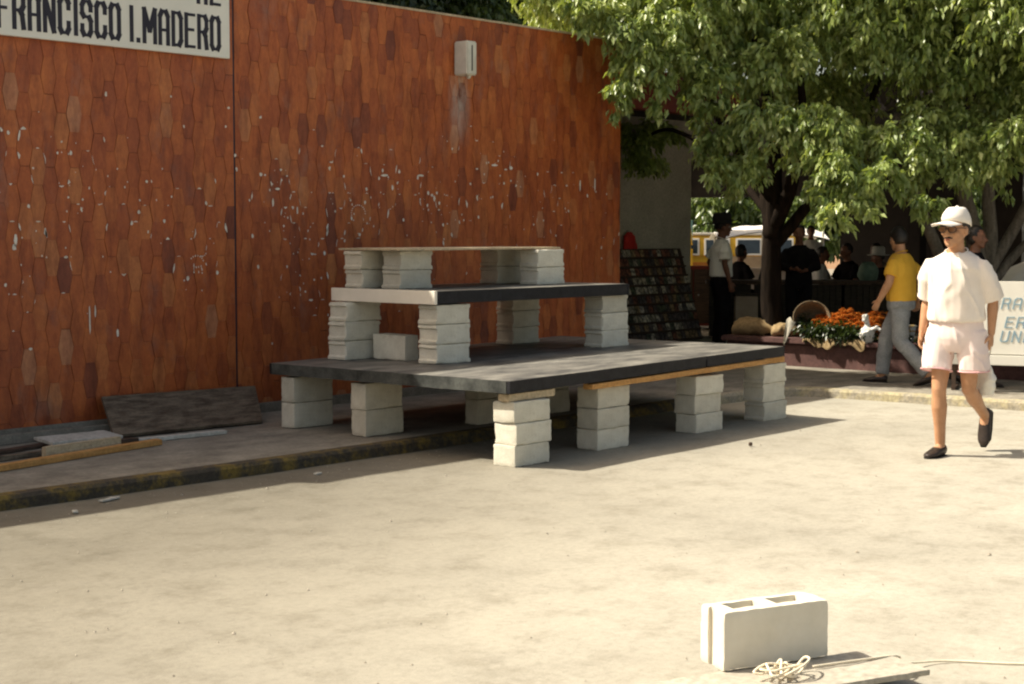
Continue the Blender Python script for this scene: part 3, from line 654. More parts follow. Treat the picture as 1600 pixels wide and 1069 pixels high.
rope([(4.72, 2.74, .10), (4.92, 2.66, .097), (5.10, 2.62, .08), (5.2, 2.64, .03), (5.41, 2.57, .007), (5.55, 2.35, .007), (5.8, 2.05, .007), (6.1, 1.7, .007)], .004, 'pale rope trailing off the board tip across the street')

# ------------------------------------------------------------------ market hall behind the tiled building
hall = thing('market_hall', 'dark open sided market hall with a maroon fascia behind the trees', 'market hall', (24, 10, WZ))
def hpart(name, mat, boxes, bevel=0):
    b = MB()
    for q in boxes: b.box(*q)
    return child_of(b.build(name, M[mat], bevel=bevel), hall)
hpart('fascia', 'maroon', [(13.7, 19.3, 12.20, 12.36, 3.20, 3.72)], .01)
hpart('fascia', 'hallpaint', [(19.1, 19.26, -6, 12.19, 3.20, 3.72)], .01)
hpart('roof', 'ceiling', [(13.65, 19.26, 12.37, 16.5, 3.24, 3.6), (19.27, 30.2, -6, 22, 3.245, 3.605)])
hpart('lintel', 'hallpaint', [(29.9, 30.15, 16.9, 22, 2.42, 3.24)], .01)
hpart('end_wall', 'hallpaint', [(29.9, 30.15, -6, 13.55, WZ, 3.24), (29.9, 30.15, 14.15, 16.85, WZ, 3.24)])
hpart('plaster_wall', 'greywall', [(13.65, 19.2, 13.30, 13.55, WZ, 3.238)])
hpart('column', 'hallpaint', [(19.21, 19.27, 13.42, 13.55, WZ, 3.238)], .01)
for i, (cx, cy) in enumerate([(19.5, 8.3), (19.5, 3.9), (25, 12.6), (25, 7.6), (29.6, 21.2)]):
    hpart('column', 'hallpaint' if i else 'metal', [(cx-.05, cx+.05, cy-.05, cy+.05, WZ, 3.24)] if i == 0 else [(cx-.12, cx+.12, cy-.12, cy+.12, WZ, 3.24)], .01)

# planter with its ledge
pl = thing('planter', 'low reddish brown masonry planter with a flat ledge around the trees', 'planter', (16.5, 7, WZ))
def ppart(name, mat, boxes, bevel=.012):
    b = MB()
    for q in boxes: b.box(*q)
    return child_of(b.build(name, M[mat], bevel=bevel), pl)
ppart('wall', 'planter', [(15.62, 15.80, 3.2, 10.3, WZ-.02, .335), (18.1, 18.28, 3.2, 10.3, WZ-.02, .335), (15.81, 18.09, 10.12, 10.3, WZ-.02, .335)])
ppart('ledge', 'planter', [(15.56, 16.02, 3.2, 10.34, .338, .40), (18.02, 18.3, 3.2, 10.34, .338, .40)])
ppart('soil', 'soil', [(16.03, 18.01, 3.2, 10.1, .2, .36)], 0)

# ------------------------------------------------------------------ trees
def leaves_mesh(name, centres, radii, per, size, mat, parent, seed, droop=.75, spread=.5, tint=(0, 1)):
    """leaf-sized faces in drooping sprays; centres are spray origins"""
    rg = np.random.default_rng(seed); n = len(centres)*per
    C = np.repeat(np.asarray(centres), per, 0); Rr = np.repeat(np.asarray(radii), per)
    u = rg.normal(size=(n, 3)); u /= np.linalg.norm(u, axis=1)[:, None]; rad = Rr*rg.random(n)**.5
    pos = C+u*rad[:, None]*np.array([1, 1, 1.15]); pos[:, 2] -= .25*Rr*rg.random(n)
    d = u*spread+rg.normal(size=(n, 3))*.35+np.array([0, 0, -droop]); d /= np.linalg.norm(d, axis=1)[:, None]
    s = np.cross(d, rg.normal(size=(n, 3))*.5); s /= np.linalg.norm(s, axis=1)[:, None]
    nn = np.cross(s, d)
    L = size*(.7+.6*rg.random(n)); Wd = L*.24
    a = pos; tip = pos+d*L[:, None]-nn*(L*.10)[:, None]*0+np.array([0, 0, -1])*(L*.12)[:, None]; mid = pos+d*(L*.45)[:, None]
    lft = mid+s*Wd[:, None]+nn*(Wd*.35)[:, None]; rgt = mid-s*Wd[:, None]+nn*(Wd*.35)[:, None]
    V = np.stack([a, lft, tip, rgt], 1).reshape(-1, 3)
    base = np.arange(n)*4
    F = np.stack([base, base+1, base+2, base, base+2, base+3], 1).ravel()
    me = bpy.data.meshes.new(name); me.vertices.add(n*4); me.vertices.foreach_set('co', V.ravel())
    me.loops.add(n*6); me.loops.foreach_set('vertex_index', F); me.polygons.add(n*2)
    me.polygons.foreach_set('loop_start', np.arange(n*2)*3); me.update(calc_edges=True)
    clump = np.repeat(rg.random(len(centres)), per)
    t = np.clip(.55*rg.random(n)+.45*clump, 0, 1)*(tint[1]-tint[0])+tint[0]
    at = me.attributes.new('tint', 'FLOAT', 'FACE'); at.data.foreach_set('value', np.repeat(t, 2))
    me.materials.append(M[mat]); o = bpy.data.objects.new(name, me); COL.objects.link(o); o.parent = parent
    return o
def sprays(lobes, dens, seed, rmin=.10, rmax=.20, inner=.25):
    rg = np.random.default_rng(seed); C = []; Rr = []
    for (c, r) in lobes:
        n = int(dens*r*r*4*math.pi)
        for _ in range(n):
            u = rg.normal(size=3); u /= np.linalg.norm(u)
            k = r*(1-inner*rg.random()**1.5)*(1+.28*mnoise.noise(Vector(u*2.2+np.array(c)*1.7)))
            C.append(np.array(c)+u*k*np.array([1, 1, .92])); Rr.append(rmin+(rmax-rmin)*rg.random())
    return C, Rr
def twig_crown(name, lobes, dens, per, size, mat, parent, seed, droop=1.0):
    """each lobe carries arching twigs that droop at the tip; leaf-sized faces hang along them"""
    rg = np.random.default_rng(seed); A = []; D = []; Dn = []; Cl = []
    for c, r in lobes:
        r = r*.92; n = int(dens*r*r*4*math.pi)+3; c = np.array(c); lt = rg.random()
        for _ in range(n):
            u = rg.normal(size=3); u[2] = u[2]*.8+.25; u /= np.linalg.norm(u); L = r*(.55+.35*rg.random())+min(.10, .3*r)
            st = c+u*r*(.15+.45*rg.random()); k = per; t = .25+.75*rg.random(k)**.8; cl = rg.random()*.55+.45*lt
            p = st+np.outer(t*L, u)+np.outer(t*t*L*.55*droop, np.array([0, 0, -1])); tg = u+np.outer(2*t*.55*droop, np.array([0, 0, -1]))
            p += rg.normal(size=(k, 3))*(.022+.03*(1-t))[:, None]
            A.append(p); D.append(tg); Cl.append(np.full(k, cl))
    pos = np.concatenate(A); tg = np.concatenate(D); cl = np.concatenate(Cl); n = len(pos)
    tg /= np.linalg.norm(tg, axis=1)[:, None]
    d = tg*.55+np.array([0, 0, -.55])+rg.normal(size=(n, 3))*.45; d /= np.linalg.norm(d, axis=1)[:, None]
    s_ = np.cross(d, rg.normal(size=(n, 3))*.7+np.array([-.2, .1, .7])); s_ /= np.linalg.norm(s_, axis=1)[:, None]; nn = np.cross(s_, d)
    L = size*(.55+.8*rg.random(n)); W_ = L*(.2+.08*rg.random(n)); mid = pos+d*(L*.42)[:, None]
    tip = pos+d*L[:, None]+np.array([0, 0, -1])*(L*.15)[:, None]
    V = np.stack([pos, mid+s_*W_[:, None]+nn*(W_*.4)[:, None], tip, mid-s_*W_[:, None]+nn*(W_*.4)[:, None]], 1).reshape(-1, 3)
    base = np.arange(n)*4; F = np.stack([base, base+1, base+2, base, base+2, base+3], 1).ravel()
    me = bpy.data.meshes.new(name); me.vertices.add(n*4); me.vertices.foreach_set('co', V.ravel()); me.loops.add(n*6); me.loops.foreach_set('vertex_index', F); me.polygons.add(n*2)
    me.polygons.foreach_set('loop_start', np.arange(n*2)*3); me.update(calc_edges=True)
    at = me.attributes.new('tint', 'FLOAT', 'FACE'); at.data.foreach_set('value', np.repeat(np.clip(.5*rg.random(n)+.5*cl, 0, 1), 2))
    me.materials.append(M[mat]); o = bpy.data.objects.new(name, me); COL.objects.link(o); o.parent = parent; return o
def limb(b, pts, r0, r1, n=10):
    P = [Vector(p) for p in pts]; Q = []
    for i in range(len(P)-1):
        a = P[max(0, i-1)]; b_ = P[i]; c_ = P[i+1]; d = P[min(len(P)-1, i+2)]
        for k in range(5):
            t = k/5; Q.append(.5*((2*b_)+(c_-a)*t+(2*a-5*b_+4*c_-d)*t*t+(3*b_-a-3*c_+d)*t**3))
    Q.append(P[-1]); m_ = len(Q)-1
    Q = [q+Vector((mnoise.noise(q*2), mnoise.noise(q*2+Vector((7, 0, 0))), 0))*.03 for q in Q]
    b.tube(Q, [r0+(r1-r0)*i/m_ for i in range(m_+1)], n)

LA = [((12.56,10.09,3.92),0.17),((12.71,9.91,3.80),0.19),((12.87,9.71,3.64),0.21),((12.94,9.60,3.35),0.22),((12.82,9.71,3.12),0.13),((12.77,9.75,2.89),0.08),((13.11,9.45,3.80),0.23),((13.15,9.36,3.39),0.18),((13.08,9.42,3.12),0.10),((13.04,9.43,2.88),0.06),((13.90,9.56,3.76),0.22),((13.53,9.22,3.17),0.24),((14.15,9.20,3.91),0.28),((14.01,9.03,3.38),0.23),((13.83,9.25,2.77),0.22),((13.86,9.35,2.51),0.17),((14.02,9.14,2.54),0.23),((13.76,8.84,2.24),0.20),((13.52,9.03,2.27),0.12),((13.86,8.74,2.78),0.22),((14.10,8.62,3.48),0.28),((13.94,8.37,2.72),0.19),((14.70,8.53,3.86),0.31),((14.08,8.12,2.70),0.27),((13.94,7.96,2.27),0.23),((14.55,7.98,2.49),0.25),((14.06,7.81,2.08),0.22),((13.88,7.99,2.01),0.15),((14.10,7.51,2.14),0.20),((13.49,7.66,1.79),0.09),((13.90,7.58,1.85),0.09),((14.79,7.98,3.71),0.29)]
LB = [((14.62,7.55,2.54),0.25),((14.82,7.50,2.15),0.16),((14.57,7.23,1.90),0.13),((15.06,7.58,3.55),0.26),((15.16,7.54,2.77),0.24),((15.08,7.28,2.48),0.26),((15.54,7.34,3.25),0.28),((15.43,7.17,2.69),0.25),((15.02,7.11,2.25),0.13),((15.28,6.96,2.38),0.23),((15.57,7.40,3.84),0.40),((16.16,7.17,3.61),0.41),((15.88,7.00,3.04),0.24),((15.17,6.58,2.56),0.21),((15.30,6.79,2.27),0.10),((16.07,6.70,3.23),0.40),((16.17,6.83,3.85),0.40)]
LA += [((13.74, 9.70, 4.32), .70), ((14.63, 9.16, 4.58), .8), ((17.0, 12.0, 4.7), .8), ((15.9, 12.4, 4.5), .7), ((18.2, 11.5, 4.8), .8), ((17.2, 12.85, 2.88), .26), ((17.7, 12.8, 2.98), .24), ((17.3, 12.75, 2.6), .2), ((15.9, 10.1, 4.3), .7), ((16.3, 9.8, 4.6), 1.0), ((14.9, 10.6, 4.6), .6), ((13.5, 10.5, 4.45), .4), ((13.0, 10.7, 4.25), .3), ((13.4, 11.0, 4.3), .34), ((12.6, 10.75, 4.3), .26), ((15.6, 9.1, 3.0), .5)]
LB += [((18.6, 9.4, 4.6), .9), ((18.8, 7.6, 4.6), .9), ((15.04, 8.24, 4.59), .8), ((15.51, 7.39, 4.49), .8), ((15.5, 6.3, 4.3), .85), ((16.7, 7.4, 4.5), 1.0), ((16.6, 6.2, 3.7), .9), ((16.6, 8.5, 4.2), .9), ((15.5, 5.4, 3.5), .8)]
tA = thing('ficus_tree', 'leafy ficus with a dark trunk, its boughs hanging over the corner of the tiled wall', 'tree', (15.95, 9.85, .36))
b = MB()
limb(b, [(15.95, 9.85, .3), (15.93, 9.88, 1.0), (15.9, 9.85, 1.75), (15.75, 9.75, 2.5), (15.3, 9.6, 3.3), (14.6, 9.4, 3.9)], .145, .05)
limb(b, [(15.9, 9.86, 1.6), (15.95, 9.95, 2.2), (16.1, 9.9, 3.1), (16.3, 9.8, 4.2)], .12, .04)
limb(b, [(15.9, 9.84, 1.7), (15.75, 9.5, 2.2), (15.1, 9.0, 2.8), (14.4, 8.6, 3.3)], .10, .03)
limb(b, [(15.85, 9.82, 2.0), (15.2, 10.0, 2.7), (14.2, 9.8, 3.3), (13.3, 9.7, 3.5)], .08, .02)
limb(b, [(15.92, 9.8, 1.5), (16.05, 9.4, 2.0), (16.2, 9.0, 2.4), (16.4, 8.7, 3.6)], .08, .03)
limb(b, [(15.92, 9.88, 1.75), (16.3, 10.8, 2.5), (16.9, 12.0, 2.95), (17.4, 12.85, 2.9)], .05, .015)
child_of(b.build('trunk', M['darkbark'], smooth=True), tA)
o = twig_crown('crown', LA, 44, 32, .082, 'leaf', None, 8); child_of(o, tA)
tB = thing('ficus_tree', 'leafy ficus with several pale grey leaning stems behind the man in white', 'tree', (16.7, 7.55, .36))
b = MB()
limb(b, [(16.72, 7.60, .3), (16.72, 7.63, 1.0), (16.68, 7.75, 1.7), (16.62, 7.87, 2.3), (16.4, 7.9, 3.4)], .13, .06)
limb(b, [(16.74, 7.60, .9), (16.8, 7.58, 1.5), (16.84, 7.63, 2.3), (16.8, 7.4, 3.6)], .10, .05)
limb(b, [(16.74, 7.58, 1.15), (16.95, 7.4, 1.6), (17.1, 7.2, 2.05), (17.4, 6.7, 3.0)], .075, .045)
limb(b, [(16.76, 7.56, 1.0), (16.95, 7.35, 1.35), (17.1, 7.1, 1.65), (17.5, 6.5, 2.3)], .06, .035)
limb(b, [(16.6, 7.75, .4), (16.5, 7.9, 1.05), (16.40, 8.05, 1.5), (16.28, 8.24, 2.07), (15.9, 8.3, 2.9)], .085, .05)
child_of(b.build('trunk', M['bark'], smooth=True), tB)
o = twig_crown('crown', LB, 44, 32, .082, 'leaf', None, 18); child_of(o, tB)
# trees behind the tiled building and beyond the hall
def far_tree(x, y, h, lobes, label, mat, size, per, dens, seed, group, trunk='darkbark'):
    t = thing('tree', label, 'tree', (x, y, 0), 0, group); b = MB(); top = lobes[0][0]
    limb(b, [(0, 0, -.05), (.05, .05, h*.3), (0, .1, h*.6), (top[0]*.3, top[1]*.3, h*.8)], .18, .07); b.build('trunk', M[trunk], t, smooth=True)
    rg = random.Random(seed)
    C_, R_ = sprays(lobes, dens, seed, .18, .34); leaves_mesh('crown', C_, R_, per, size, mat, t, seed)
    return t
BT = 'trees rising behind the tiled building'
for i, (x, y, lab) in enumerate([(22.4, 24.6, 'dark tree rising above the middle of the tiled wall coping'), (25.3, 23.9, 'dark tree between the building roof and the ficus boughs')]):
    far_tree(x, y, 8, [((0, 0, 7.4), 1.7), ((-1.3, .8, 6.6), 1.4), ((1.3, -.9, 6.6), 1.4), ((0, -.9, 6.0), 1.3), ((.4, .3, 8.8), 1.3), ((-2.0, 1.6, 7.2), 1.1), ((1.9, -1.5, 7.3), 1.1)], lab, ('leafdark', 'leaffar')[i], .15, 60, 5.5, 40+i, BT)
FT = 'trees beyond the market hall'
for i, (x, y, h, lab) in enumerate([(42, 33.0, 4.2, 'bright tree seen past the hall just beyond the yellow van'), (44, 29.4, 4.0, 'sunlit tree right of the dark ficus trunk far beyond the hall'), (45.5, 26.5, 4.4, 'sunlit tree above the white stall awning'), (50, 24, 5, 'far tree behind the stall at the edge of the hall opening'), (47, 36, 5, 'far tree at the back of the sunlit square')]):
    far_tree(x, y, h, [((0, 0, h*.62), 1.7), ((-1.3, -.8, h*.5), 1.3), ((1.2, .9, h*.5), 1.3), ((.2, -1.5, h*.55), 1.2), ((0, .5, h*.95), 1.3)], lab, 'leaffar', .24, 34, 3.4, 60+i, FT)
b = MB(); b.box(60, 60.4, 10, 70, 0, 4.5); o = b.build('boundary_wall', M['farwall']); meta(o, 'long low terracotta wall closing the far side of the square', 'wall')

# ------------------------------------------------------------------ people
Zv = Vector((0, 0, 1))
def hand(b, Wp, d, fwd, med, s=1.0, curl=1.0):
    """palm, four unequal bent fingers and an opposed thumb; fwd points to the thumb side, med towards the palm"""
    d = Vector(d).normalized(); f = Vector(fwd); f = (f-d*f.dot(d)).normalized(); n = d.cross(f)
    if n.dot(Vector(med)) < 0: n = -n
    Wp = Vector(Wp)
    b.loft([(Wp-d*.02*s, f, n, .024*s, .019*s), (Wp+d*.015*s, f, n, .029*s, .017*s), (Wp+d*.055*s, f, n, .040*s, .016*s), (Wp+d*.088*s, f, n, .040*s, .013*s)], 14)
    for i, L in enumerate((.070, .078, .072, .056)):
        p = Wp+d*(.084-.004*(i in (0, 3)))*s+f*(.030-.020*i)*s; dirv = d+f*(.10-.07*i); dirv.normalize(); P = [p]; ang = 0
        for k, (frac, a) in enumerate(((.46, .30), (.30, .62), (.24, .45))):
            ang += a*curl*(1+.12*i); q = dirv*math.cos(ang)+n*math.sin(ang); p = p+q*L*frac*s; P.append(p)
        b.tube(P, [.0098*s, .0092*s, .0085*s, .0075*s], 10)
    p = Wp+d*.022*s+f*.030*s; q1 = (d*.62+f*.62+n*.30).normalized(); q2 = (d*.85+f*.25+n*.45).normalized()
    b.tube([p, p+q1*.038*s, p+q1*.038*s+q2*.034*s], [.0125*s, .0105*s, .0088*s], 10)

def make_person(loc, heading, label, H=1.72, J=None, skin='skin', shirt=None, legs=None, head_yaw=0, head_pitch=0, voxel=.009, group=None, hair=True, hat=None, glasses=False, moustache=False, shoes=None, ears=True, detail=True, lean=0, hatscale=1.0, headscale=1.0, sleeve=.78, hairlong=0, build=1.0):
    s = H/1.72; j = dict(hipR=(0, -.088, .90), hipL=(0, .088, .90), kneeR=(.02, -.088, .49), kneeL=(.02, .088, .49), ankR=(-.02, -.09, .085), ankL=(-.02, .09, .085), toeR=(1, 0, 0), toeL=(1, 0, 0),
             shR=(0, -.182, 1.375), shL=(0, .182, 1.375), elR=(-.03, -.235, 1.13), elL=(-.03, .235, 1.13), wrR=(.04, -.245, .89), wrL=(.04, .245, .89), hdR=None, hdL=None)
    if J: j.update(J)
    g = {k: (Vector(v)*s if (v is not None and not k.startswith('toe') and not k.startswith('hd')) else (Vector(v) if v is not None else None)) for k, v in j.items()}
    root = thing('person', label, 'person', loc, heading, group)
    pel = (g['hipR']+g['hipL'])/2; chest = (g['shR']+g['shL'])/2; sd = (g['shL']-g['shR']).normalized(); pd = (g['hipL']-g['hipR']).normalized()
    axis = (chest-pel).normalized(); w = build
    def ring(t, a, bb, dz=0, extra=0):
        c = pel.lerp(chest, t); u = pd.lerp(sd, max(0, min(1, t))).normalized(); v = axis.cross(u).normalized(); return (c, u, v, (a*w)*s+extra, (bb*w)*s+extra)
    body = MB()
    torso = [(-.16, .10, .085), (-.10, .150, .105), (0, .165, .112), (.12, .160, .108), (.30, .140, .098), (.5, .150, .105), (.75, .172, .112), (.91, .162, .092), (1.00, .138, .076), (1.09, .092, .062), (1.18, .062, .054)]
    body.loft([ring(*t) for t in torso], 22)
    for S in 'RL':
        h, k, a = g['hip'+S], g['knee'+S], g['ank'+S]
        body.tube([h, h.lerp(k, .25), h.lerp(k, .6), k+(h-k)*.08, k, k.lerp(a, .12), k.lerp(a, .32), k.lerp(a, .65), a], [r*s*w for r in (.088, .084, .068, .054, .052, .050, .056, .042, .036)], 16)
        t = g['toe'+S].normalized(); heel = a-t*.035*s; up_ = (a-k).normalized()
        side = t.cross(up_).normalized(); dn = (up_-t*up_.dot(t)).normalized()
        body.loft([(heel-t*.02*s+dn*.04*s, side, dn, .026*s, .030*s), (heel+t*.02*s+dn*.035*s, side, dn, .034*s, .042*s), (a+t*.06*s+dn*.045*s, side, dn, .040*s, .034*s), (a+t*.125*s+dn*.058*s, side, dn, .044*s, .022*s), (a+t*.175*s+dn*.064*s, side, dn, .034*s, .013*s)], 14)
        sh, e, wr = g['sh'+S], g['el'+S], g['wr'+S]
        body.tube([sh-(sh-chest)*.3-axis*.022*s, sh-axis*.020*s, sh.lerp(e, .3), sh.lerp(e, .75), e, e.lerp(wr, .25), e.lerp(wr, .7), wr], [r*s*w for r in (.042, .046, .046, .040, .037, .040, .031, .026)], 14)
        hd = g['hd'+S] or (wr-e); outw = Vector((0, 1 if S == 'L' else -1, 0))
        hand(body, wr, hd, (1, 0, .2) if abs(hd.normalized().x) < .8 else (0, 0, 1), -outw, s)
    # head on its neck
    base = chest+axis*.128*s+Vector((.02*s, 0, 0)); HM = Matrix.Translation(base) @ Matrix.Rotation(head_yaw, 4, 'Z') @ Matrix.Rotation(head_pitch, 4, 'Y') @ Matrix.Scale(s*headscale, 4)
    hb = MB()
    hb.ell((-.012, 0, .125), (.098, .077, .098), 22, 14); hb.ell((.025, 0, .070), (.068, .062, .078), 18, 12); hb.ell((.066, 0, .006), (.026, .030, .022), 12, 8); hb.ell((.045, 0, .022), (.045, .050, .032), 14, 8)
    hb.ell((.064, 0, .132), (.030, .055, .020), 14, 8); hb.tube([(.085, 0, .112), (.100, 0, .088), (.113, 0, .068)], [.009, .012, .016], 10); hb.ell((.098, .013, .064), (.012, .010, .009), 8, 6); hb.ell((.098, -.013, .064), (.012, .010, .009), 8, 6)
    for q in (1, -1):
        if ears: hb.ell((-.006, q*.078, .092), (.021, .010, .033), 10, 8)
        hb.ell((.060, q*.042, .078), (.026, .022, .022), 10, 8)
    hb.ell((.086, 0, .037), (.014, .024, .011), 12, 8)
    body.add([HM @ Vector(v) for v in hb.v], hb.f)
    body.tube([chest+axis*.01*s, chest+axis*.08*s, base+Vector((-.012, 0, .04))*s], [.068*s, .057*s, .054*s], 14)
    bo = body.build('body', M[skin], root); solidify_mesh(bo, voxel, 4)
    def hm(b_, name, mat, sm=True, parent=None):
        q = MB(); q.add([HM @ Vector(v) for v in b_.v], b_.f); return q.build(name, M[mat], parent or root, smooth=sm)
    if detail:
        for q in (1, -1):
            eb = MB(); eb.ell((.079, q*.031, .106), (.013, .014, .010), 10, 8); eo = hm(eb, 'eye', 'eye')
            ib = MB(); ib.ell((.089, q*.031, .106), (.005, .006, .006), 8, 6); hm(ib, 'iris', 'iris', parent=eo)
            bb = MB(); bb.tube([(.091, q*.014, .127), (.092, q*.032, .133), (.078, q*.052, .128)], [.004, .005, .003], 6); hm(bb, 'eyebrow', 'hair')
        lb = MB(); lb.ell((.096, 0, .041), (.006, .021, .004), 12, 6); lb.ell((.095, 0, .032), (.006, .018, .005), 12, 6); hm(lb, 'lips', 'lips')
    if moustache:
        mb_ = MB(); mb_.tube([(.088, -.030, .044), (.101, -.014, .052), (.104, 0, .053), (.101, .014, .052), (.088, .030, .044)], [.003, .0055, .005, .0055, .003], 8); hm(mb_, 'moustache', 'hair')
    if glasses:
        gb = MB()
        for q in (1, -1):
            P = [Vector((.104-.016*abs(math.cos(t))*(1 if math.cos(t) > 0 else .2), q*(.034+.027*math.cos(t)), .104+.022*math.sin(t))) for t in [6.2832*k/18 for k in range(19)]]
            gb.tube(P, .0028, 6, False); gb.tube([(.092, q*.060, .112), (.05, q*.080, .112), (-.01, q*.083, .106)], .0026, 6)
        gb.tube([(.107, -.008, .110), (.110, 0, .112), (.107, .008, .110)], .0026, 6); go = hm(gb, 'glasses', 'leather')
        lb = MB()
        for q in (1, -1):
            lb.ell((.101, q*.034, .104), (.003, .026, .021), 12, 8)
        hm(lb, 'lens', 'lens', parent=go)
    if hair:
        hb = MB(); nu, nv = 30, 16; vs = []; keep = {}
        for jj in range(nv+1):
            ph = math.pi*.80*jj/nv
            for k in range(nu):
                t = 2*math.pi*k/nu; u = Vector((math.sin(ph)*math.cos(t), math.sin(ph)*math.sin(t), math.cos(ph)))
                front = u.x > .25; lim = (.62 if u.x > .45 else (-.02 if u.x > 0.1 else (-.50-.5*hairlong if u.x < -.2 else -.25-.5*hairlong)))
                r = 1.09+.035*mnoise.noise(u*5+Vector((H*9, 0, 0))); 
                if u.z < lim: r = .93
                vs.append((-.012+.098*u.x*r, .079*u.y*r, .127+.100*u.z*r-(.05*hairlong if u.z < 0 and u.x < .1 else 0)))
        hb.add(vs, [(jj*nu+k, (jj+1)*nu+k, (jj+1)*nu+(k+1) % nu, jj*nu+(k+1) % nu) for jj in range(nv) for k in range(nu)]); hm(hb, 'hair', 'hair')
    if hat == 'cap':
        cb = MB(); rings = []
        for k in range(9):
            z = .136+.112*math.sin(math.pi/2*k/8); r = math.cos(math.pi/2*k/8)**.62 if k < 8 else .05; rings.append(((-.012-.010*k/8, 0, z+.004*math.sin(k*1.3)), (1, 0, .26*(1-k/8)), (0, 1, 0), .112*r*(1+.012*math.sin(k*2.2)), .091*r))
        cb.loft(rings, 24); co = hm(cb, 'cap', 'cap')
        bb = MB(); n = 14; vs = []
        for lay in (0, -.005):
            for rr in (0, 1):
                for k in range(n+1):
                    t = -1.15+2.3*k/n; x = .088*math.cos(t*.95) if rr == 0 else .070+.162*max(0, math.cos(t))**.6; y = (.083 if rr == 0 else .078)*math.sin(t)*1.02
                    vs.append((x, y, .136+.024+lay-.030*(y/.09)**2-(.012 if rr else 0)))
        m_ = n+1; fs = []
        for k in range(n): fs += [(k, k+1, m_+k+1, m_+k), (2*m_+k, 3*m_+k, 3*m_+k+1, 2*m_+k+1), (m_+k, m_+k+1, 3*m_+k+1, 3*m_+k)]
        bb.add(vs, fs); hm(bb, 'brim', 'cap', parent=co)
        bt = MB(); bt.ell((-.022, 0, .250), (.012, .012, .006), 10, 6); hm(bt, 'button', 'cap', parent=co)
    if hat in ('felt', 'pale'):
        mt = 'felt' if hat == 'felt' else 'whitewood'; cb = MB()
        prof = [(.175, .185, .142), (.195, .205, .150), (.190, .200, .156), (.116, .104, .158), (.112, .098, .21), (.104, .092, .275), (.074, .060, .295), (.02, .015, .285)]
        cb.loft([((-.010, 0, z-(.0)), (1, 0, 0), (0, 1, 0), a*hatscale, (c_*.95 if i > 2 else c_*.82)*hatscale) for i, (a, c_, z) in enumerate(prof)], 26); hm(cb, 'hat', mt)
    # clothes
    if shirt:
        mat, hem, loose = shirt['mat'], shirt.get('hem', .02), shirt.get('loose', .016)*s
        sb = MB(); T = [(hem, .164, .114, 0, loose*1.1), (hem+.06, .166, .116, 0, loose*1.12), (.34, .158, .112, 0, loose*1.15), (.5, .158, .112, 0, loose*1.1), (.75, .170, .113, 0, loose*.75), (.93, .172, .100, 0, loose*.75), (1.03, .152, .084, 0, loose*.55), (1.10, .112, .070, 0, loose*.4), (1.15, .080, .064, 0, loose*.25)]
        sb.loft([ring(*t) for t in T], 26)
        for S in 'RL':
            sh, e, wr = g['sh'+S], g['el'+S], g['wr'+S]; q = shirt.get('sleeve', .78); P = [sh.lerp(chest, .45)-axis*.018*s, sh-axis*.020*s, sh.lerp(e, .4), sh.lerp(e, min(q, 1))]; rr = [.047*s, .050*s+loose*.2, .057*s+loose*.7, .058*s+loose*shirt.get('flare', 1.2)]
            if q > 1: P += [e.lerp(wr, .5), e.lerp(wr, .92)]; rr += [.050*s, .042*s]
            sb.tube(P, rr, 16, False)
        so_ = sb.build('shirt', M[mat], root); solidify_mesh(so_, voxel*1.1, 5, (shirt.get('fold', .012)*s, 8, 5), H*7)
        if shirt.get('collar'):
            cb = MB(); c = chest+axis*.078*s; fw_ = axis.cross(sd).normalized(); fw_ = fw_ if fw_.x > 0 else -fw_
            cb.tube([c+sd*(.078*s*math.cos(t))+fw_*(.070*s*math.sin(t))+axis*(-.022*s*math.sin(t)+.006) for t in [6.2832*k/24 for k in range(25)]], (.0055*s*shirt['collar']), 8, False); cb.build('collar', M[mat], root, smooth=True)
    if legs:
        lb = MB(); ex = legs.get('loose', .015)*s
        lb.loft([ring(-.26 if legs['type'] == 'shorts' else -.14, .085, .085, 0, ex), ring(-.16, .13, .105, 0, ex), ring(-.06, .160, .114, 0, ex), ring(.02, .168, .116, 0, ex*.9), ring(legs.get('waist', .16), .156, .108, 0, ex*.7)], 24)
        for S in 'RL':
            h, k, a = g['hip'+S], g['knee'+S], g['ank'+S]
            if legs['type'] == 'shorts':
                q = legs.get('len', .78); ow = pd*(legs.get('out', 0)*(1 if S == 'L' else -1)); lb.tube([h+ow*.4, h.lerp(k, .3)+ow, h.lerp(k, q)+ow*1.1], [.098*s+ex*.3, .094*s+ex*.35, .088*s+ex*legs.get('flare', 1)], 20, False)
            else:
                lb.tube([h, h.lerp(k, .3), k, k.lerp(a, .4), k.lerp(a, .97)], [.098*s, .094*s+ex*.5, .068*s+ex*.8, .062*s+ex*.9, .052*s+ex], 18, False)
        lo_ = lb.build(legs['type'], M[legs['mat']], root); solidify_mesh(lo_, voxel*1.1, 5, (legs.get('fold', .014)*s, 8, 4), H*3)
        if legs.get('trim'):
            tb = MB()
            for S in 'RL':
                h, k = g['hip'+S], g['knee'+S]; c = h.lerp(k, legs.get('len', .78))+pd*(legs.get('out', 0)*1.1*(1 if S == 'L' else -1)); d = (k-h).normalized(); u = d.cross(Vector((1, 0, 0))).normalized(); v = d.cross(u); r_ = .088*s+ex*legs.get('flare', 1)+.002
                tb.tube([c+d*.004+(u*math.cos(t)+v*math.sin(t))*r_ for t in [6.2832*i/24 for i in range(25)]], .0055, 6, False)
            tb.build('hem', M['pinktrim'], root, smooth=True)
